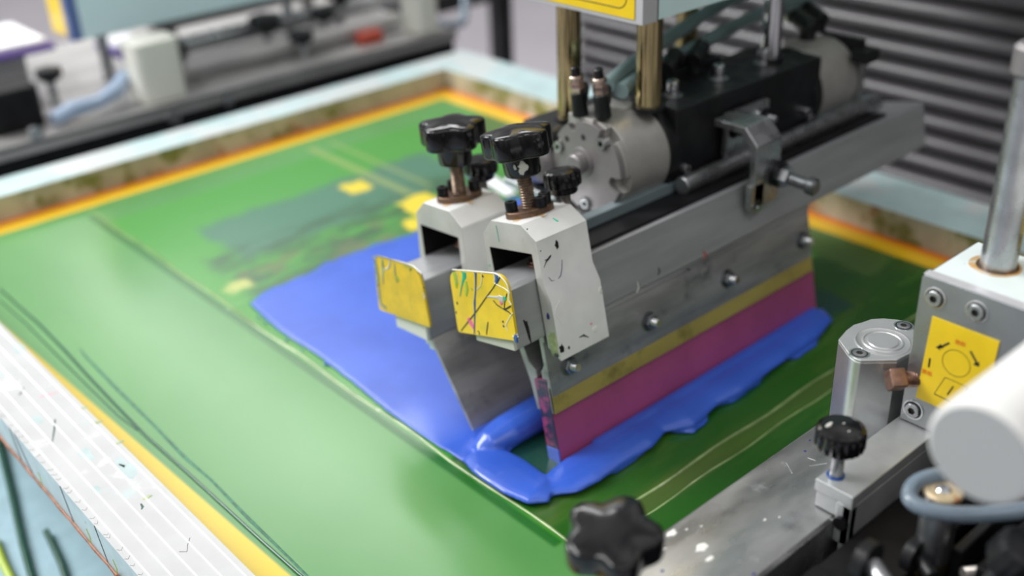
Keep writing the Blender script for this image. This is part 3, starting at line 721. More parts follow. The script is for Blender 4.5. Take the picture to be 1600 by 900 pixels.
b = MB().use(M_steelm).box(443, 796, 4, 12, 66, 73); b.box(446, 452, 3, 12, 60, 66); obj('blade_clamp', b, None, fb, .5)
# blade: a bent sheet leaning forward
b = MB().use(M_alud); pf = [(8, 72), (2, 66), (-34, 5), (-36, 2.6), (-37.6, 3.4), (-36, 8), (0, 69), (5, 74)]
b.prism([(a, c_) for a, c_ in pf], 443, 796)
obj('blade', b, None, fb, .2, label='dark reflective metal flood blade')

# ================================================================== carriage, air cylinder, guide rods, housing
cy = thing('air_cylinder', 'grey and black horizontal air cylinder behind the front clamp', 'air cylinder', (600, 595, 141))
Y0, Z0, RC = 595.0, 178.0, 40.0
def disc_notched(r, notches, n=180):
    pts = []
    for i in range(n):
        th = 2*math.pi*i/n; p = Vector((r*math.cos(th), r*math.sin(th)))
        for (ang, rad, nr) in notches:
            c_ = Vector((rad*math.cos(R_(ang)), rad*math.sin(R_(ang))))
            if abs(((math.degrees(th)-ang+180) % 360)-180) < 60:
                dirv = p.normalized()
                # clip the radius where the ray from the centre enters the notch circle or the channel outside it
                side = abs(dirv.x*math.sin(R_(ang))-dirv.y*math.cos(R_(ang)))
                if side*rad < nr:
                    e_ = math.sqrt(max(0, nr*nr-(side*rad)**2)); rr = rad*math.sqrt(1-side**2)-e_
                    if rr < p.length: p = dirv*rr
        pts.append((Y0+p.x, Z0+p.y))
    return pts
notch = [(126, 31.5, 6.4), (18, 33, 6.0), (-90, 32, 5.6), (190, 32, 5.4), (64, 36, 4.4)]
b = MB().use(M_castf).prism(disc_notched(38.6, notch), 598, 604)
b.use(M_castf); b.cyl((604, Y0+5, Z0+3), (588, Y0+5, Z0+3), 9, 40, 8.6, 1); b.cyl((599, Y0+5, Z0+3), (596.5, Y0+5, Z0+3), 13, 40, 12.4)
b.use(M_dkline)
for dy, dz in ((22, 19), (3, 25)): b.cyl((597.9, Y0+dy, Z0+dz), (598.3, Y0+dy, Z0+dz), 2.7, 20)
obj('end_face', b, None, cy, .5, label='machined end face with screw recesses')
b = MB().use(M_cast).prism(disc_notched(RC, [(190, 35, 5.5), (126, 36, 6.2)]), 603.5, 610)
b.cyl((610, Y0, Z0), (657, Y0, Z0), RC, 96); b.box(600, 650, Y0-6, Y0+22, Z0+RC-7, Z0+RC+1.2)
obj('end_cap', b, None, cy, .6, label='bead-blasted grey end cap')
for ang, rad in ((126, 31.5), (18, 33), (-90, 32)):
    b = MB().use(M_steelm); socket_screw(b, (602.5, Y0+rad*math.cos(R_(ang)), Z0+rad*math.sin(R_(ang))), (-1, 0, 0), 4.7, 7); obj('cap_screw', b, None, cy)
b = MB().use(M_blackm); b.cyl((656, Y0, Z0), (669, Y0, Z0), 42, 96); b.box(657, 668, Y0-38, Y0+20, Z0-37, Z0-8)
b.box(665, 868, Y0-38, Y0+30, Z0-32, Z0+40); b.cyl((860, Y0, Z0), (872, Y0, Z0), 41, 96)
obj('body', b, None, cy, 1.5, label='black anodised middle body')
b = MB().use(M_cast); b.cyl((871, Y0, Z0), (935, Y0, Z0), RC-1, 80, None, 3); b.box(885, 925, Y0-10, Y0+18, Z0+30, Z0+41); obj('end_cap', b, None, cy, .8, label='far grey end cap')
b = MB().use(M_blackm).box(936, 944, Y0-36, Y0+10, Z0-20, Z0+40); b.box(922, 944, Y0-52, Y0-34, Z0+22, Z0+34); b.use(M_steelm).box(935, 942, Y0-40, Y0-34, Z0-34, Z0+24); obj('end_bracket', b, None, cy, 1)
for x in (694, 755, 819):
    b = MB().use(M_steelm); hexnut(b, (x, Y0-8, Z0+40), (0, 0, 1), 6.6, 2.2, 9); b.use(M_chrome); socket_screw(b, (x, Y0-8, Z0+42), (0, 0, 1), 5.4, 10); obj('body_bolt', b, None, cy)
for x, z in ((852, 164), (845, 172), (860, 158)):
    b = MB().use(M_chrome); socket_screw(b, (x, Y0-38, z), (0, -1, 0), 4, 6); obj('side_screw', b, None, cy)
b = MB().use(M_steelm); socket_screw(b, (676, Y0-38, 165), (0, -1, 0), 4, 5); obj('side_screw', b, None, cy)

def flow_valve(x, y, z, tilt, label):
    t = thing('flow_control_valve', label, 'valve', (x, y, z), F0, 'flow control valves on the air cylinder')
    ax = Vector((tilt, .05, 1)).normalized(); p = Vector((x, y, z))
    b = MB().use(M_blackm); b.cyl(p, p+ax*20, 6.8, 32, 6.2, .6); b.cyl(p+ax*12+Vector((5, 3, 0)), p+ax*14+Vector((18, 14, 2)), 6, 24)
    obj('valve_body', b, None, t)
    b = MB().use(M_nickel); hexnut(b, p+ax*20, ax, 6.4, 8); b.cyl(p+ax*28, p+ax*30, 4, 24); b.cyl(p+ax*30, p+ax*34, 6, 30, 6, .5); obj('lock_nut', b, None, t)
    b = MB().use(M_black); b.cyl(p+ax*33, p+ax*41, 4.0, 24, 3.7, .6); obj('adjusting_screw', b, None, t)
flow_valve(603, 606, 219, -.10, 'left of the two black flow valves with copper nuts on the cylinder')
flow_valve(611, 588, 219, -.10, 'right of the two black flow valves with copper nuts on the cylinder')

M_lip = mat('blue_grey_lip', (.17, .215, .23), rough=.4, var=.1)
b = MB().use(M_steelm).prism([(556, 566), (968, 566), (968, 702), (600, 702), (600, 634), (556, 634)], 131, 137.8, 'z')
b.box(556, 968, 562, 566, 131, 150); b.use(M_lip).box(556, 968, 556.5, 566, 145, 156)
one('carriage_plate', b, None, 'flat grey carriage plate running under the air cylinder', 'plate', (560, 600, 133), .6)
b = MB().use(M_steelm); b.cyl((662, 547, 155.5), (955, 547, 155.5), 7.8, 40, None, .8)
one('slide_rod', b, None, 'long plain steel rod lying between the beam and the cylinder', 'rod', (700, 547, 148))
b = MB().use(M_blackm).box(625, 905, 640, 702, 141, 186)
one('rod_guide_block', b, None, 'long black guide block on the carriage plate behind the air cylinder', 'block', (760, 670, 141), 1.5)
def guide_rod(x, y, z0, mt, label, r=10.5):
    t = thing('guide_rod', label, 'rod', (x, y, z0), F0, None)
    b = MB().use(mt); b.cyl((x, y, z0), (x, y, 295.8 if r > 10 else 290), r, 48); b.cyl((x, y, z0+60), (x, y, z0+60.5), r+.25, 48); obj('rod', b, None, t)
    b = MB().use(M_blackm); b.cyl((x, y, z0), (x, y, z0+3), r+3, 40); obj('collar', b, None, t)
guide_rod(651, 576, 219.5, M_brass, 'thick brass guide rod nearest the camera, below the housing corner')
guide_rod(655, 672, 186, M_brass, 'thick brass guide rod left of the nearest one, behind the cylinder end')
guide_rod(812, 672, 186, M_brass, 'brass guide rod half hidden behind the black air fittings')
guide_rod(828, 586, 218.5, M_chrome, 'bright steel guide rod standing on the far end of the black cylinder body', 9)

hs = thing('press_head_housing', 'pale cyan press head housing with yellow sign at the top edge of the picture', 'housing', (760, 640, 296))
b = MB().use(M_cyan).box(640, 1150, 559, 735, 296.5, 520); obj('side_panel', b, None, hs, .8, label='pale cyan side panel')
b = MB().use(M_silver).box(622, 639, 558, 740, 296, 520); obj('front_plate', b, None, hs, .6, label='silver front plate')
b = MB().use(M_dkline).box(638.6, 640.4, 558.4, 736, 296.2, 520); obj('seam', b, None, hs)
b = MB().use(M_yel).box(621.2, 622.1, 566, 734, 299.5, 430)
def rrect(cx0, cx1, z0, z1, r, n=8):
    P = []
    for (cx, cz, a0) in ((cx0+r, z0+r, 180), (cx1-r, z0+r, 270), (cx1-r, z1-r, 0), (cx0+r, z1-r, 90)):
        for i in range(n+1): a = R_(a0+90*i/n); P.append((cx+r*math.cos(a), cz+r*math.sin(a)))
    return P
pp = rrect(574, 728, 306, 420, 9); pp.append(pp[0])
b.use(M_dkline).ribbon([(621.1, y, z) for y, z in pp], .9, (-1, 0, 0), .12)
obj('yellow_sign', b, None, hs, label='yellow sign with a thin black rounded border')
b = MB().use(M_dkline); b.cyl((661, 558.6, 315), (661, 557.6, 315), 3.4, 20); obj('screw', b, None, hs)

# side bracket on the black body
br = thing('angle_bracket', 'grey bent bracket bolted to the black cylinder body and hanging over the beam', 'bracket', (750, 553, 170))
b = MB().use(M_steelm); b.prism([(722, 160), (722, 202), (779, 202), (779, 172), (765, 160)], 548, 554, 'y')
# bent leg profile in Y-Z, 30 wide in X
leg = [(549, 203), (517, 203), (503.6, 189), (503.6, 134), (510, 134), (510, 186), (520, 196.5), (549, 196.5)]
b.prism(leg, 704, 738)
b.prism([(700, 156), (700, 136), (703, 130), (709, 127.5), (715, 130), (718, 136), (718, 156)], 503.6, 510, 'y')
obj('bracket_plate', b, None, br, 1.0)
b = MB().use(M_dkline); b.cyl((709, 503.3, 137), (709, 503.7, 137), 4.6, 28); obj('hole', b, None, br)
b = MB().use(M_chrome); b.cyl((709, 503.0, 134.6), (709, 501, 134.2), 2.6, 20); obj('pin_end', b, None, br)
for x, z in ((731, 186), (774, 187)):
    b = MB().use(M_screw); hexnut(b, (x, 548, z), (0, -1, 0), 6.4, 4, 7.5); b.use(M_chrome); b.cyl((x, 545, z), (x, 537, z), 3.4, 24, None, .8); obj('bolt', b, None, br)
b = MB().use(M_screw); b.cyl((733, 503.6, 158), (733, 498, 158), 11, 36); b.use(M_steelm); hexnut(b, (733, 498, 157.5), (0, -1, 0), 9, 9)
b.use(M_steel).cyl((733, 489, 157), (735, 474, 155.5), 5.2, 28); b.cyl((735, 474, 155.5), (735.5, 465, 155), 7.6, 32, None, 1.6)
obj('ball_stud', b, None, br, label='dark steel stud with rounded end')

def small_knob(fr, p, z0, label, top, R=14.2):
    t = thing('knurled_screw', label, 'knob', (p[0], p[1], z0), fr)
    b = MB().use(M_thread); thread(b, (p[0], p[1], z0), (p[0], p[1], top), 4.0, 1.3, .4); obj('screw_shank', b, None, t)
    b = MB().use(M_black); knurled(b, (p[0], p[1], top-2), (0, 0, 1), R, 13, R*.72, 5); obj('knob', b, None, t)
small_knob(FQ, (529, 15), 154.2, 'small black knurled knob on a steel screw, in front of the cylinder face', 200)
small_knob(FR, (531, 28), 124.2, 'small black knurled knob half hidden behind the front star knob', 178)
# second cylinder behind: rounded silver cap on a dark body
t = thing('rear_air_cylinder', 'dark cylinder with rounded silver cap behind the front star knob', 'air cylinder', (590, 660, 141))
b = MB().use(M_blackm); b.cyl((600, 652, 168), (624, 652, 168), 26, 60); b.box(600, 625, 632, 676, 141, 170); obj('body', b, None, t, 1)
b = MB().use(M_castf); b.at((600, 652, 168), (-1, 0, 0)); b.lathe([(19, 0), (19, 4), (17, 9), (12, 13), (6, 15), (.3, 15.6)], 48); b.at(); obj('cap', b, None, t, label='rounded silver cap')

# air tubes and fittings
def hose(name, pts, r, mt, label, group=None, n=12):
    P = [Vector(p) for p in pts]; out_ = []
    for i in range(len(P)-1):                                   # Catmull-Rom
        p0, p1, p2, p3 = P[max(0, i-1)], P[i], P[i+1], P[min(len(P)-1, i+2)]
        for k in range(8):
            u = k/8; out_.append(.5*((2*p1)+(-p0+p2)*u+(2*p0-5*p1+4*p2-p3)*u*u+(-p0+3*p1-3*p2+p3)*u**3))
    out_.append(P[-1])
    b = MB().use(mt).tube(out_, r, n); return one(name, b, None, label, 'hose', P[0], group=group)
hose('air_hose', [(634, 606, 236), (680, 622, 240), (760, 640, 248), (860, 655, 258), (980, 640, 270), (1180, 590, 284)], 6.5, M_tealh, 'translucent teal air tube leaving the flow valves, upper of the two')
hose('air_hose', [(640, 596, 232), (690, 614, 232), (770, 628, 234), (880, 640, 240), (1000, 630, 246), (1160, 590, 262)], 6.5, M_tealh, 'translucent teal air tube leaving the flow valves, lower of the two')
def elbow(x, y, z, ax, label):
    t = thing('elbow_fitting', label, 'fitting', (x, y, z), F0, 'black elbow fittings on the cylinder body')
    p = Vector((x, y, z)); a = Vector(ax).normalized()
    b = MB().use(M_blackm); b.cyl(p, p+Vector((0, 0, 16)), 8, 28, None, 1); b.cyl(p+Vector((0, 0, 14))-a*8, p+Vector((0, 0, 14))+a*24, 7.4, 28, None, 1); obj('elbow', b, None, t)
    b = MB().use(M_steelm); b.cyl(p+Vector((0, 0, 14))+a*24, p+Vector((0, 0, 14))+a*27, 8.2, 28); obj('release_ring', b, None, t)
elbow(716, 612, 218, (.9, .45, .1), 'black elbow fitting with a steel ring, just behind the nearest guide rod')
elbow(752, 612, 218, (.9, .45, .1), 'black elbow fitting with a steel ring, nearer the middle of the cylinder')
elbow(905, 600, 217, (.3, .95, .2), 'black elbow fitting at the far end of the cylinder body, nearer one')
elbow(940, 612, 217, (.3, .95, .2), 'black elbow fitting at the far end of the cylinder body, farther one')
b = MB().use(M_blackm).box(700, 790, 612, 640, 186, 226); one('valve_block', b, None, 'black valve block between the cylinder and the guide block', 'block', (740, 626, 186), 2)

# ================================================================== front rail and right-hand hardware
b = MB().use(M_alu)
b.prism([(254, 52), (254, 98), (256, 100), (312, 100), (315, 98), (315, 52), (312, 52), (312, 96), (257, 96), (257, 52)], 318, 900)
b.use(M_ink_w)
for x, y, r, k in ((1050, 833, 4, 1), (1038, 858, 1.8, 2), (1096, 855, 5, 3), (1110, 872, 3.2, 4), (1073, 827, 1, 5), (1195, 812, 1.2, 6), (1096, 822, 1, 8), (1218, 808, 1, 7)):
    b.blob(onz(x, y, 100.02), r, (0, 0, 1), r*.55, .15, k)
b.use(M_ink_n)
for x, y, r, k in ((1035, 892, 1.4, 1), (1178, 897, 1.4, 2), (1258, 705, 1.2, 5), (1265, 688, 1, 6)): b.blob(onz(x, y, 100.02), r, (0, 0, 1), r*.7, .15, k)
b.use(M_chrome)
for L in ([(1228, 722), (1238, 740)], [(1265, 728), (1292, 724)], [(1262, 715), (1275, 720)]): b.ribbon([onz(x, y, 100.02) for x, y in L], .5, (0, 0, 1), .1)
M_railtop = mat('scratched_rail', (.42, .42, .42), metal=.85, rough=.33, var=.22, scale=16, stretch=(.6, 1.6, 1), rvar=.12, bump=.03, bscale=90,
                stains=[((.20, .20, .21), 22, .58, .75), ((.60, .61, .62), 45, .64, .74), ((.12, .10, .22), 90, .74, .77)])
b.mats[0] = M_railtop
one('front_rail', b, None, 'scratched grey metal rail crossing the bottom right, with white paint specks', 'rail', (600, 285, 52), .6)

def clampbar():
    t = thing('stop_bracket', 'grey angled bracket hooked over the outer edge of the front rail', 'bracket', (500, 250, 60))
    b = MB().use(mat('plain_grey_steel', (.46, .48, .48), metal=.5, rough=.36, var=.08)); b.box(455, 600, 244, 269, 112, 120); b.box(455, 461, 244, 254, 84, 112)
    b.box(455, 600, 244, 250, 30, 112); b.box(456, 598, 250, 268, 100.6, 112)
    obj('bracket_body', b, None, t, .8)
    b = MB().use(M_screw); b.cyl((455, 249, 100), (452, 249, 100), 4, 24); obj('set_screw', b, None, t)
clampbar()
t = thing('thumb_screw', 'glossy black knurled thumb screw standing on the stop bracket', 'knob', (465, 262, 120))
b = MB().use(M_steelm); b.cyl((465.5, 262.5, 120), (465.5, 262.5, 140), 4.1, 32, None, .3); obj('screw_shank', b, None, t)
b = MB().use(M_blue_l.copy() if False else M_ink_b); b.cyl((465.5, 262.5, 120.05), (465.5, 262.5, 120.8), 5.2, 24); obj('ink_ring', b, None, t, label='smear of blue ink round the screw')
b = MB().use(M_black); knurled(b, (465.5, 262.5, 137), (0, 0, 1), 14.2, 14, 9, 3, 22)
b.use(M_ink_gr); 
for k, (x, y) in enumerate(((461, 268), (468, 263), (464, 257), (470, 268))): b.blob((x, y, 154.6-.3*k), .9 if k else 3, (0, 0, 1), .7 if k else 1.3, .5, k)
obj('knob', b, None, t)

# compact cylinder
cc = thing('compact_cylinder', 'upright silver compact cylinder with round recessed top on the front rail', 'cylinder', (556, 296, 100))
pl = [onz(x, y, 160) for x, y in ((1310, 530), (1322, 516), (1334, 507), (1348, 503), (1362, 498), (1380, 497), (1402, 499), (1418, 502), (1428, 512), (1428, 528), (1432, 543), (1420, 553), (1402, 562), (1345, 563), (1336, 560), (1326, 552))]
poly = [(p.x, p.y) for p in pl]
M_cyl = mat('extruded_aluminium', (.50, .51, .51), metal=.8, rough=.33, var=.08, stains=[((.18, .19, .19), 45, .66, .74), ((.0, .30, .24), 110, .76, .78)])
M_cyltop = mat('turned_aluminium', (.62, .63, .63), metal=.75, rough=.36, var=.05, stains=[((.3, .32, .32), 160, .70, .78)])
b = MB().use(M_cyl).prism(poly, 100.2, 158, 'z'); b.use(M_cyltop).prism(poly, 158, 160, 'z'); obj('cylinder_body', b, None, cc, .5)
ctr = onz(1383, 534, 160)
b = MB().use(M_cyltop); b.at((ctr.x-1, ctr.y+1, 159.4)); b.lathe([(17.0, 0), (17.0, .9), (16.2, 1.1), (15.6, .75), (12.6, .7), (12.2, 1.3), (11.4, 1.3), (11.0, .9), (9.4, .9), (9.0, 1.5), (0.3, 1.5)], 64); b.at(); obj('end_disc', b, None, cc, label='turned round cover with concentric rings')
for q in ((1412, 509), (1343, 552)):
    p = onz(*q, 160); b = MB().use(M_chrome); b.at((p.x, p.y, 159.6)); b.lathe([(5.0, 0), (5.2, .6), (6.2, .6), (6.3, 0)], 36); b.at(); b.use(M_dkline).cyl((p.x, p.y, 159.8), (p.x, p.y, 160.2), 5.1, 30)
    b.use(M_steelm); socket_screw(b, (p.x, p.y, 159.9), (0, 0, 1), 4.2, .6, 2.2); obj('corner_bolt', b, None, cc)
t = thing('copper_hex_plug', 'square oxidised copper fitting between the compact cylinder and the steel block', 'fitting', (541, 272, 148))
b = MB().use(M_copper); b.at((530, 270, 152), (.8, -.6, 0)); b.lathe([(7.6, -3), (8.4, -2), (8.4, 6), (7.4, 7.5)], 4, None) ; b.at(); obj('nut', b, None, t, 1.4)
b = MB().use(M_copper); thread(b, (534, 267, 152), (546, 258, 151), 5, 1.3, .5); obj('threaded_stub', b, None, t)

# steel block with the yellow sticker
bl = thing('steel_head_block', 'steel block with yellow arrow sticker and pale painted top at the right edge', 'block', (570, 228, 120))
M_blockf = mat('machined_block_face', (.36, .37, .38), metal=.85, rough=.33, var=.12, scale=22, rvar=.08, stains=[((.16, .16, .17), 26, .60, .75)])
b = MB().use(M_blockf).prism([(267, 121), (267, 219), (265, 221), (184, 221), (182, 219), (182, 131), (192, 121)], 540, 599)
obj('block_body', b, None, bl, .8)
M_bltop = mat('pale_block_top', (.70, .78, .77), rough=.4, var=.04, stains=[((.45, .20, .03), 120, .72, .78)])
b = MB().use(M_bltop).box(543, 598, 184, 264, 221, 221.8); b.use(M_ruststain).cyl((576, 242, 221.6), (576, 242, 221.95), 14.5, 40); b.use(M_rust).cyl((576.5, 241, 221.7), (576.5, 241, 222.1), 11.8, 40); b.use(M_silver).box(540.2, 546, 183, 266, 220.8, 222)
obj('painted_top', b, None, bl, .3, label='pale cyan painted top with rust ring')
for y, z in ((257, 209), (232, 210), (259, 131)):
    b = MB().use(M_chrome); b.at((539.9, y, z), (-1, 0, 0)); b.lathe([(5.6, -1), (5.6, .5), (6.6, .5), (6.8, -1)], 36); b.at()
    b.use(M_dkline).cyl((540, y, z), (539.6, y, z), 5.7, 30); b.use(M_steelm); socket_screw(b, (539.8, y, z), (-1, 0, 0), 4.7, 2.2); obj('cap_screw', b, None, bl)
st = MB(); F = 539.3
def SZ(a, c_, X=F): return onx(1430+a/5.628, 490+c_/5.625, X)     # read off the 788 px crop
cs = [SZ(150, 25), SZ(740, 250), SZ(560, 990), SZ(5, 735)]
st.use(M_yel); v8 = [(F, p.y, p.z) for p in cs] + [(540.1, p.y, p.z) for p in cs]
st.add(v8, [(0, 1, 2, 3), (7, 6, 5, 4), (0, 4, 5, 1), (1, 5, 6, 2), (2, 6, 7, 3), (3, 7, 4, 0)])
G = F-.05; nn = (-1, 0, 0); st.use(M_dkline)
def line(L, wd): st.ribbon([SZ(a, c_, G) for a, c_ in L], wd, nn, .1)
cpt = SZ(360, 438, G); pr = SZ(495, 480, G); rr = 8.4
st.ribbon([(G, cpt.y+rr*math.cos(R_(a)), cpt.z+rr*math.sin(R_(a))) for a in range(0, 361, 10)], .35, nn, .1)
line([(262, 560), (460, 645), (345, 790), (165, 705), (262, 560)], .4)
line([(458, 650), (345, 790), (168, 706)], .7)
line([(335, 640), (282, 712)], 1.0)
line([(300, 258), (215, 300)], [1.5, 1.5]); line([(225, 275), (195, 300), (222, 320)], [.5, 2.6, .5]) ; line([(235, 285), (197, 303)], [3.6, .4])
line([(485, 330), (545, 440)], [1.5, 1.5]); line([(525, 432), (556, 465)], [3.8, .4]); line([(560, 425), (553, 462)], [.5, 1.6])
line([(130, 392), (118, 470)], [1.4, 1.4]); line([(580, 590), (566, 668)], [1.4, 1.4])
line([(575, 585), (584, 600)], .8); line([(115, 466), (126, 474)], .8)
stk = obj('yellow_sticker', st, None, bl, label='yellow sticker with circle, arrows, diamond and red characters')
def txt(s_, a, c_, size, name='red_characters'):
    cu_ = bpy.data.curves.new(name, 'FONT'); cu_.body = s_; cu_.size = size*S; cu_.align_x = 'CENTER'; cu_.align_y = 'CENTER'; cu_.extrude = .00004
    tmp = bpy.data.objects.new('tmp', cu_); COL.objects.link(tmp); bpy.context.view_layer.update()
    me = bpy.data.meshes.new_from_object(tmp.evaluated_get(bpy.context.evaluated_depsgraph_get())); bpy.data.objects.remove(tmp)
    me.materials.clear(); me.materials.append(M_redtxt)
    o = bpy.data.objects.new(name, me); COL.objects.link(o)
    p = SZ(a, c_, F-.12); M = Matrix(((0, 0, -1), (-1, 0, 0), (0, 1, 0))).to_4x4()
    o.parent = stk; o.matrix_local = Matrix.Translation((p-OFF[bl.name])*S) @ M
    return o
txt('\u653e\u677e', 397, 262, 3.4); txt('\u653e\u677e', 103, 520, 3.4); txt('\u62e7\u7d27', 545, 705, 3.4)
po = thing('guide_post', 'bright round steel post with a collar, standing on the steel block', 'post', (577, 241, 222))
b = MB().use(M_steelm); b.cyl((577, 241, 222), (577, 241, 337), 10.0, 64); obj('post', b, None, po)
b = MB().use(M_castf); b.cyl((577, 241, 334), (577, 241, 352), 12.6, 64, None, 2.5); obj('collar', b, None, po, label='brighter collar on the post')
b = MB().use(M_yel).box(604, 606, 196, 226, 222, 262); b.use(M_dkline).box(603.8, 604.1, 200, 222, 226, 231)
b.use(M_blackd).box(601, 609, 190, 230, 216, 222.2)
one('yellow_tag', b, None, 'small yellow tag just behind the guide post at the right edge', 'tag', (605, 210, 216))

# white rounded handle
b = MB().use(M_white); b.at((384, 153, 236), (1, 0, 0)); b.lathe([(20.5, 0), (22.6, .5), (23.8, 1.8), (24.3, 4), (24.3, 420)], 96); b.at()
b.use(M_wgrey); b.at((383.9, 153, 236), (1, 0, 0)); b.lathe([(21.6, -.2), (21.6, .6)], 72); b.at()
one('white_roller_handle', b, None, 'thick white round handle with grey end disc at the right edge', 'handle', (384, 153, 236))

# star knob on the rail end
t = thing('rail_star_knob', 'blurred black star knob with a bright reflection at the bottom edge', 'knob', (322, 292, 100))
kp = Vector((311, 291, 134))
b = MB().use(M_thread); b.cyl((kp.x+14, kp.y-2, 100), kp, 5, 24); obj('screw_shank', b, None, t)
b = MB().use(M_black); star_knob(b, kp, (-.10, -.06, 1), 25.5, 15, 11, 8, 5, .9)
b.use(M_ink_gr)
for k, (x, y, z, r) in enumerate(((6, 6, 24.2, 1.8), (9, -3, 24.2, 1.6), (-3, 8, 24.4, 1.0))): b.blob(kp+Vector((-.1, -.06, 1))*z+Vector((x, y, .1*x+.06*y)), r, (-.1, -.06, 1), r*.7, .5, k)
obj('star_knob', b, None, t)

# hose loop, rusty nut, black machinery
hose('grey_hose', [onz(1640, 785, 150), onz(1600, 797, 148), onz(1545, 803, 147), onz(1490, 803, 147), onz(1445, 795, 147), onz(1422, 779, 148), onz(1428, 758, 149), onz(1455, 745, 150), onz(1500, 740, 150)], 4.3, M_hose, 'blue-grey hose looping under the white handle', n=20)
t = thing('banjo_fitting', 'rust-rimmed round fitting with brass nut inside the grey hose loop', 'fitting', (470, 205, 90))
p = onz(1475, 762, 150)
b = MB().use(M_steel); b.cyl((p.x, p.y, 105), (p.x, p.y, 147), 9.5, 40); obj('fitting_body', b, None, t)
M_ring = mat('rusty_ring', (.62, .50, .32), metal=.4, rough=.4, var=.1, stains=[((.42, .13, .02), 90, .5, .62)])
b = MB().use(M_ring); b.at((p.x, p.y, 147)); b.lathe([(5.2, 2.0), (9, 2.2), (10.2, 1.4), (10.2, 0), (9, -.5), (5.2, -.5)], 48); b.at(); obj('rusty_ring', b, None, t)
b = MB().use(M_chrome); b.cyl((p.x, p.y, 147), (p.x, p.y, 150), 5, 30, 4, 1); obj('centre_screw', b, None, t)
b = MB().use(M_brass); hexnut(b, (p.x, p.y, 92), (0, 0, 1), 9, 13); obj('hex_nut', b, None, t)
mb_ = thing('black_machinery', 'oily black machine base with plates and bolts in the bottom right corner', 'machine base', (520, 160, 0))
b = MB().use(M_blackd).box(330, 900, -60, 240, -40, 40); obj('base_block', b, None, mb_, 2)
b = MB().use(M_blackd).box(400, 420, 150, 242, 40, 96); b.box(420, 700, 205, 243, 40, 92); obj('web_plate', b, None, mb_, 1.5)
b = MB().use(M_blackm).box(466, 640, 184, 190, 40, 112); obj('web_plate', b, None, mb_, 1.5)
b = MB().use(M_blackd).box(455, 560, 150, 172, 60, 118); obj('side_block', b, None, mb_, 2)
b = MB().use(M_thread); thread(b, (452, 176, 112), (470, 168, 108), 3.2, 1.3, .5); obj('threaded_screw', b, None, mb_)
for q, r in (((1345, 872), 7), ((1420, 862), 6)):
    p = ony(*q, 206); b = MB().use(M_blackm); b.cyl((p.x, 206, p.z), (p.x, 200, p.z), r+4, 36); b.use(M_steelm if r == 7 else M_blackm); b.cyl((p.x, 200, p.z), (p.x-6, 188, p.z-2), r*.7, 30, None, .8); obj('bolt', b, None, mb_)
t = thing('black_knurled_knob', 'black knurled knob in the bottom right corner under the handle', 'knob', (430, 150, 118))
p = onz(1575, 842, 150); b = MB().use(M_blackm); knurled(b, (p.x, p.y, 132), (.1, -.5, 1), 13, 16, 9, 4, 14); obj('knob', b, None, t)
b = MB().use(M_steel); b.cyl((p.x, p.y+4, 118), (p.x, p.y, 134), 4, 20); obj('screw_shank', b, None, t)

# pale blue cabinet below the left rail
cb = thing('press_cabinet', 'pale blue machine cabinet below the left rail', 'cabinet', (0, 600, -300))
b = MB().use(M_blue_l).box(-400, 330, 100, 1430, -420, -150); obj('cabinet_top', b, None, cb, 4)
b = MB().use(M_cord); b.tube([onz(x, y, -145) for x, y in ((-10, 660), (15, 760), (35, 850), (60, 940))], 3.2, 10); obj('cable', b, None, cb, label='dark teal cable on the cabinet')
b = MB().use(M_cord); b.tube([onz(x, y, -145) for x, y in ((72, 830), (95, 880), (120, 960))], 3, 10); obj('cable', b, None, cb)
b = MB().use(M_ink_l); b.tube([onz(x, y, -145) for x, y in ((-10, 840), (5, 880), (30, 930))], 4, 10); obj('cable', b, None, cb, label='yellow-green cable on the cabinet')

# ================================================================== second press behind (out of focus)
bn = thing('second_press_bench', 'long grey metal bench of the second press, blurred beyond the far rail', 'bench', (700, 1600, -850))
b = MB().use(M_bench).box(-400, 1150, 1450, 1900, 10, 26); b.use(M_bench).box(-400, 1150, 1450, 1456, 20, 30); obj('bench_top', b, None, bn, 1.5)
b = MB().use(M_blackd).box(-400, 1145, 1454, 1500, -300, 10); obj('front_skirt', b, None, bn)
for x in (100, 1090):
    b = MB().use(M_blackd).box(x, x+50, 1520, 1570, -850, 10); obj('leg', b, None, bn)
for q in ((55, 208), (270, 183), (355, 155)):
    p = ony(*q, 1449); b = MB().use(M_steelm); b.cyl((p.x, 1452, p.z), (p.x, 1444, p.z), 9, 20); obj('bolt', b, None, bn)
def bgpost(x0, x1, y, z1, label):
    b = MB().use(M_cream); b.prism(rrect(x0, x1, y, y+55, 12), 26.2, z1, 'z')
    one('white_housing', b, None, label, 'housing', ((x0+x1)/2, y+25, 26), 2)
M_cream = mat('cream_plastic', (.72, .72, .65), rough=.4)
bgpost(600, 668, 1475, 112, 'wide cream housing block standing on the second bench under the pale blue panel')
bgpost(1090, 1135, 1475, 112, 'narrow cream housing block on the far right end of the second bench')
hp = thing('overhead_panel', 'pale blue press head panel of the second press at the top left', 'press head', (700, 1600, 128))
M_lcyan = mat('light_cyan_panel', (.66, .86, .90), rough=.4)
b = MB().use(M_lcyan).box(572, 1000, 1580, 1600, 108, 320); b.box(590, 980, 1600, 1680, 125, 320); obj('head_panel', b, None, hp, 2)
b = MB().use(M_yel).box(556, 572, 1596, 1650, 112, 320); obj('yellow_strip', b, None, hp)
b = MB().use(mat('slate_blue', (.10, .16, .38), rough=.4)).box(556, 572, 1581, 1596, 108, 320); obj('blue_strip', b, None, hp)
b = MB().use(M_steelm).cyl((620, 1640, 27), (620, 1640, 109), 9, 24); obj('support_rod', b, None, hp); b = MB().use(M_steelm).cyl((940, 1640, 27), (940, 1640, 109), 9, 24); obj('support_rod', b, None, hp)
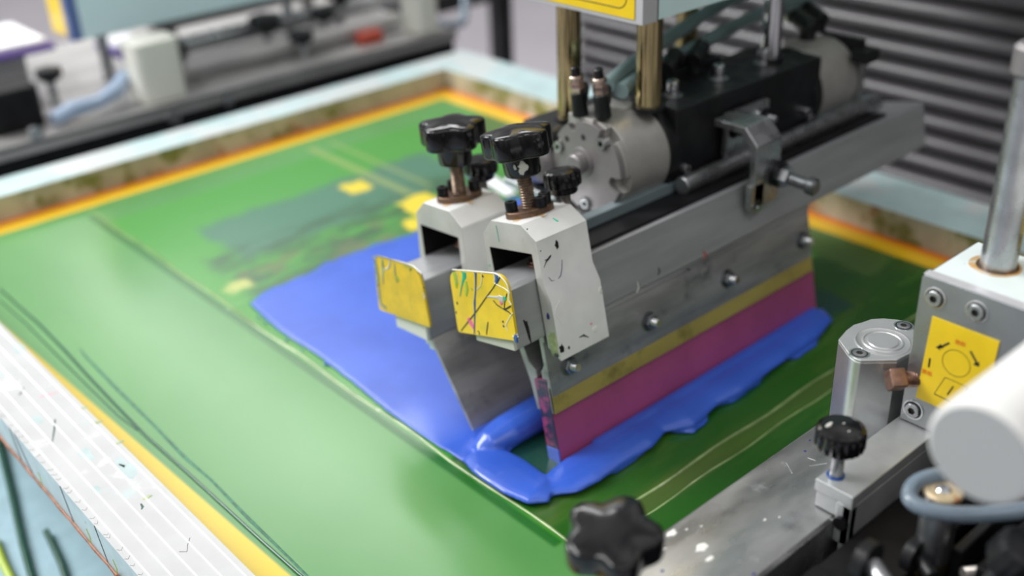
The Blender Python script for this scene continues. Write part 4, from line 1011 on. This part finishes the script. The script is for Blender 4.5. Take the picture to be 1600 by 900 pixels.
def pallet(x0, x1, y0, y1, z, label, cl):
    t = thing('print_pallet', label, 'pallet', ((x0+x1)/2, (y0+y1)/2, z))
    b = MB().use(M_whitec).box(x0, x1, y0, y1, z, z+8); obj('white_cloth', b, None, t, 2)
    b = MB().use(M_purple).box(x0-8, x1+8, y0-8, y1+8, z-9, z); obj('purple_cloth', b, None, t, 2)
    b = MB().use(M_bench).box(x0+30, x1-30, y0+20, y0+60, 26.2, z-9); obj('pallet_arm', b, None, t)
pallet(330, 540, 1640, 1780, 98, 'white and purple covered print pallet at the far left of the second bench', 0)
pallet(300, 500, 1860, 2000, 110, 'white and purple covered print pallet farthest back at the upper left corner', 0)
pallet(640, 684, 1600, 1700, 66, 'white covered pallet behind the wide cream housing block', 0)
b = MB().use(M_blackd); b.prism(rrect(395, 470, 1500, 1570, 12), 26.2, 84, 'z'); one('black_motor', b, None, 'square black motor box on the second bench at the left edge', 'motor', (432, 1535, 26), 4)
b = MB().use(M_bluel); b.tube([(470, 1475, 40), (500, 1480, 46), (540, 1490, 44), (575, 1505, 50), (600, 1530, 60)], [10, 12, 9, 12, 9], 14); one('blue_plastic_film', b, None, 'crumpled glossy light blue film lying on the second bench', 'film', (530, 1490, 34))
for i, (y, z, r, x0, x1, lb) in enumerate(((1530, 44, 13, 690, 1085, 'thick grey tube lying along the second bench, nearest one'), (1600, 62, 14, 690, 1140, 'pale grey tube on the second bench, middle one'), (1690, 82, 16, 720, 1140, 'wide pale grey tube farthest back on the second bench'))):
    b = MB().use((M_bench, M_steelm, M_castf)[i]); b.cyl((x0, y, z), (x1, y, z), r, 32)
    if i: b.box(x0+20, x0+40, y-6, y+6, 26.2, z); b.box(x1-140, x1-120, y-6, y+6, 26.2, z)
    else: b.box(x0+20, x0+40, y-6, y+6, 26.2, z)
    one('steel_tube', b, None, lb, 'tube', ((x0+x1)/2, y, z-r))
for i, (x, y, z, r, lb) in enumerate(((512, 1580, 60, 14, 'small black knob on the second bench left of the press head'), (700, 1575, 52, 16, 'black knob in the middle of the second bench behind the cream block'), (850, 1555, 64, 20, 'large black knob on the second bench near the middle'), (880, 1500, 50, 15, 'black knob in front of the large one on the second bench'), (960, 1560, 60, 16, 'black knob on the right part of the second bench'), (1020, 1600, 74, 18, 'black knob farthest right on the second bench'))):
    t = thing('bench_knob', lb, 'knob', (x, y, 26.2)); b = MB().use(M_steelm).cyl((x, y, 26.2), (x, y, z), 6, 16); obj('stem', b, None, t)
    b = MB().use(M_blackm); star_knob(b, (x, y, z), (0, 0, 1), r*1.3, r, r*.6, r*.4); obj('knob', b, None, t)
b = MB().use(M_red); b.prism(rrect(985, 1030, 1492, 1515, 5), 26.2, 44, 'z'); one('red_clip', b, None, 'small red clip on the second bench', 'clip', (1000, 1503, 26), 2)
b = MB().use(M_blackm); b.cyl((1420, 1640, -850), (1420, 1640, 260), 17, 28); b.box(1320, 1560, 1600, 1680, 40, 70); b.cyl((1420, 1640, -850), (1420, 1640, -835), 90, 32)
one('machine_stand', b, None, 'black upright stand on the floor beyond the far corner of the screen', 'stand', (1420, 1640, -850), 2)
for i, (x, y, lb, z1) in enumerate(((1500, 2100, 'dark trolley standing on the floor behind the second bench, right one', -60), (1150, 2500, 'dark trolley standing on the floor behind the second bench, left one', 0))):
    t = thing('trolley', lb, 'trolley', (x, y, -850)); b = MB().use(M_blackm).box(x-180, x+180, y-150, y+150, z1-40, z1); obj('tray', b, None, t, 3)
    for sx in (-1, 1):
        for sy in (-1, 1): b = MB().use(M_blackm).box(x+sx*170-10, x+sx*170+10, y+sy*140-10, y+sy*140+10, -850, z1-40); obj('leg', b, None, t)
b = MB().use(M_hose); P = [(1130, 1600, 30), (1180, 1580, 10), (1260, 1580, -8), (1290, 1600, 8), (1314, 1620, 44)]
hose('air_hose', P, 8, M_hose, 'grey hose hanging from the second bench to the black stand')
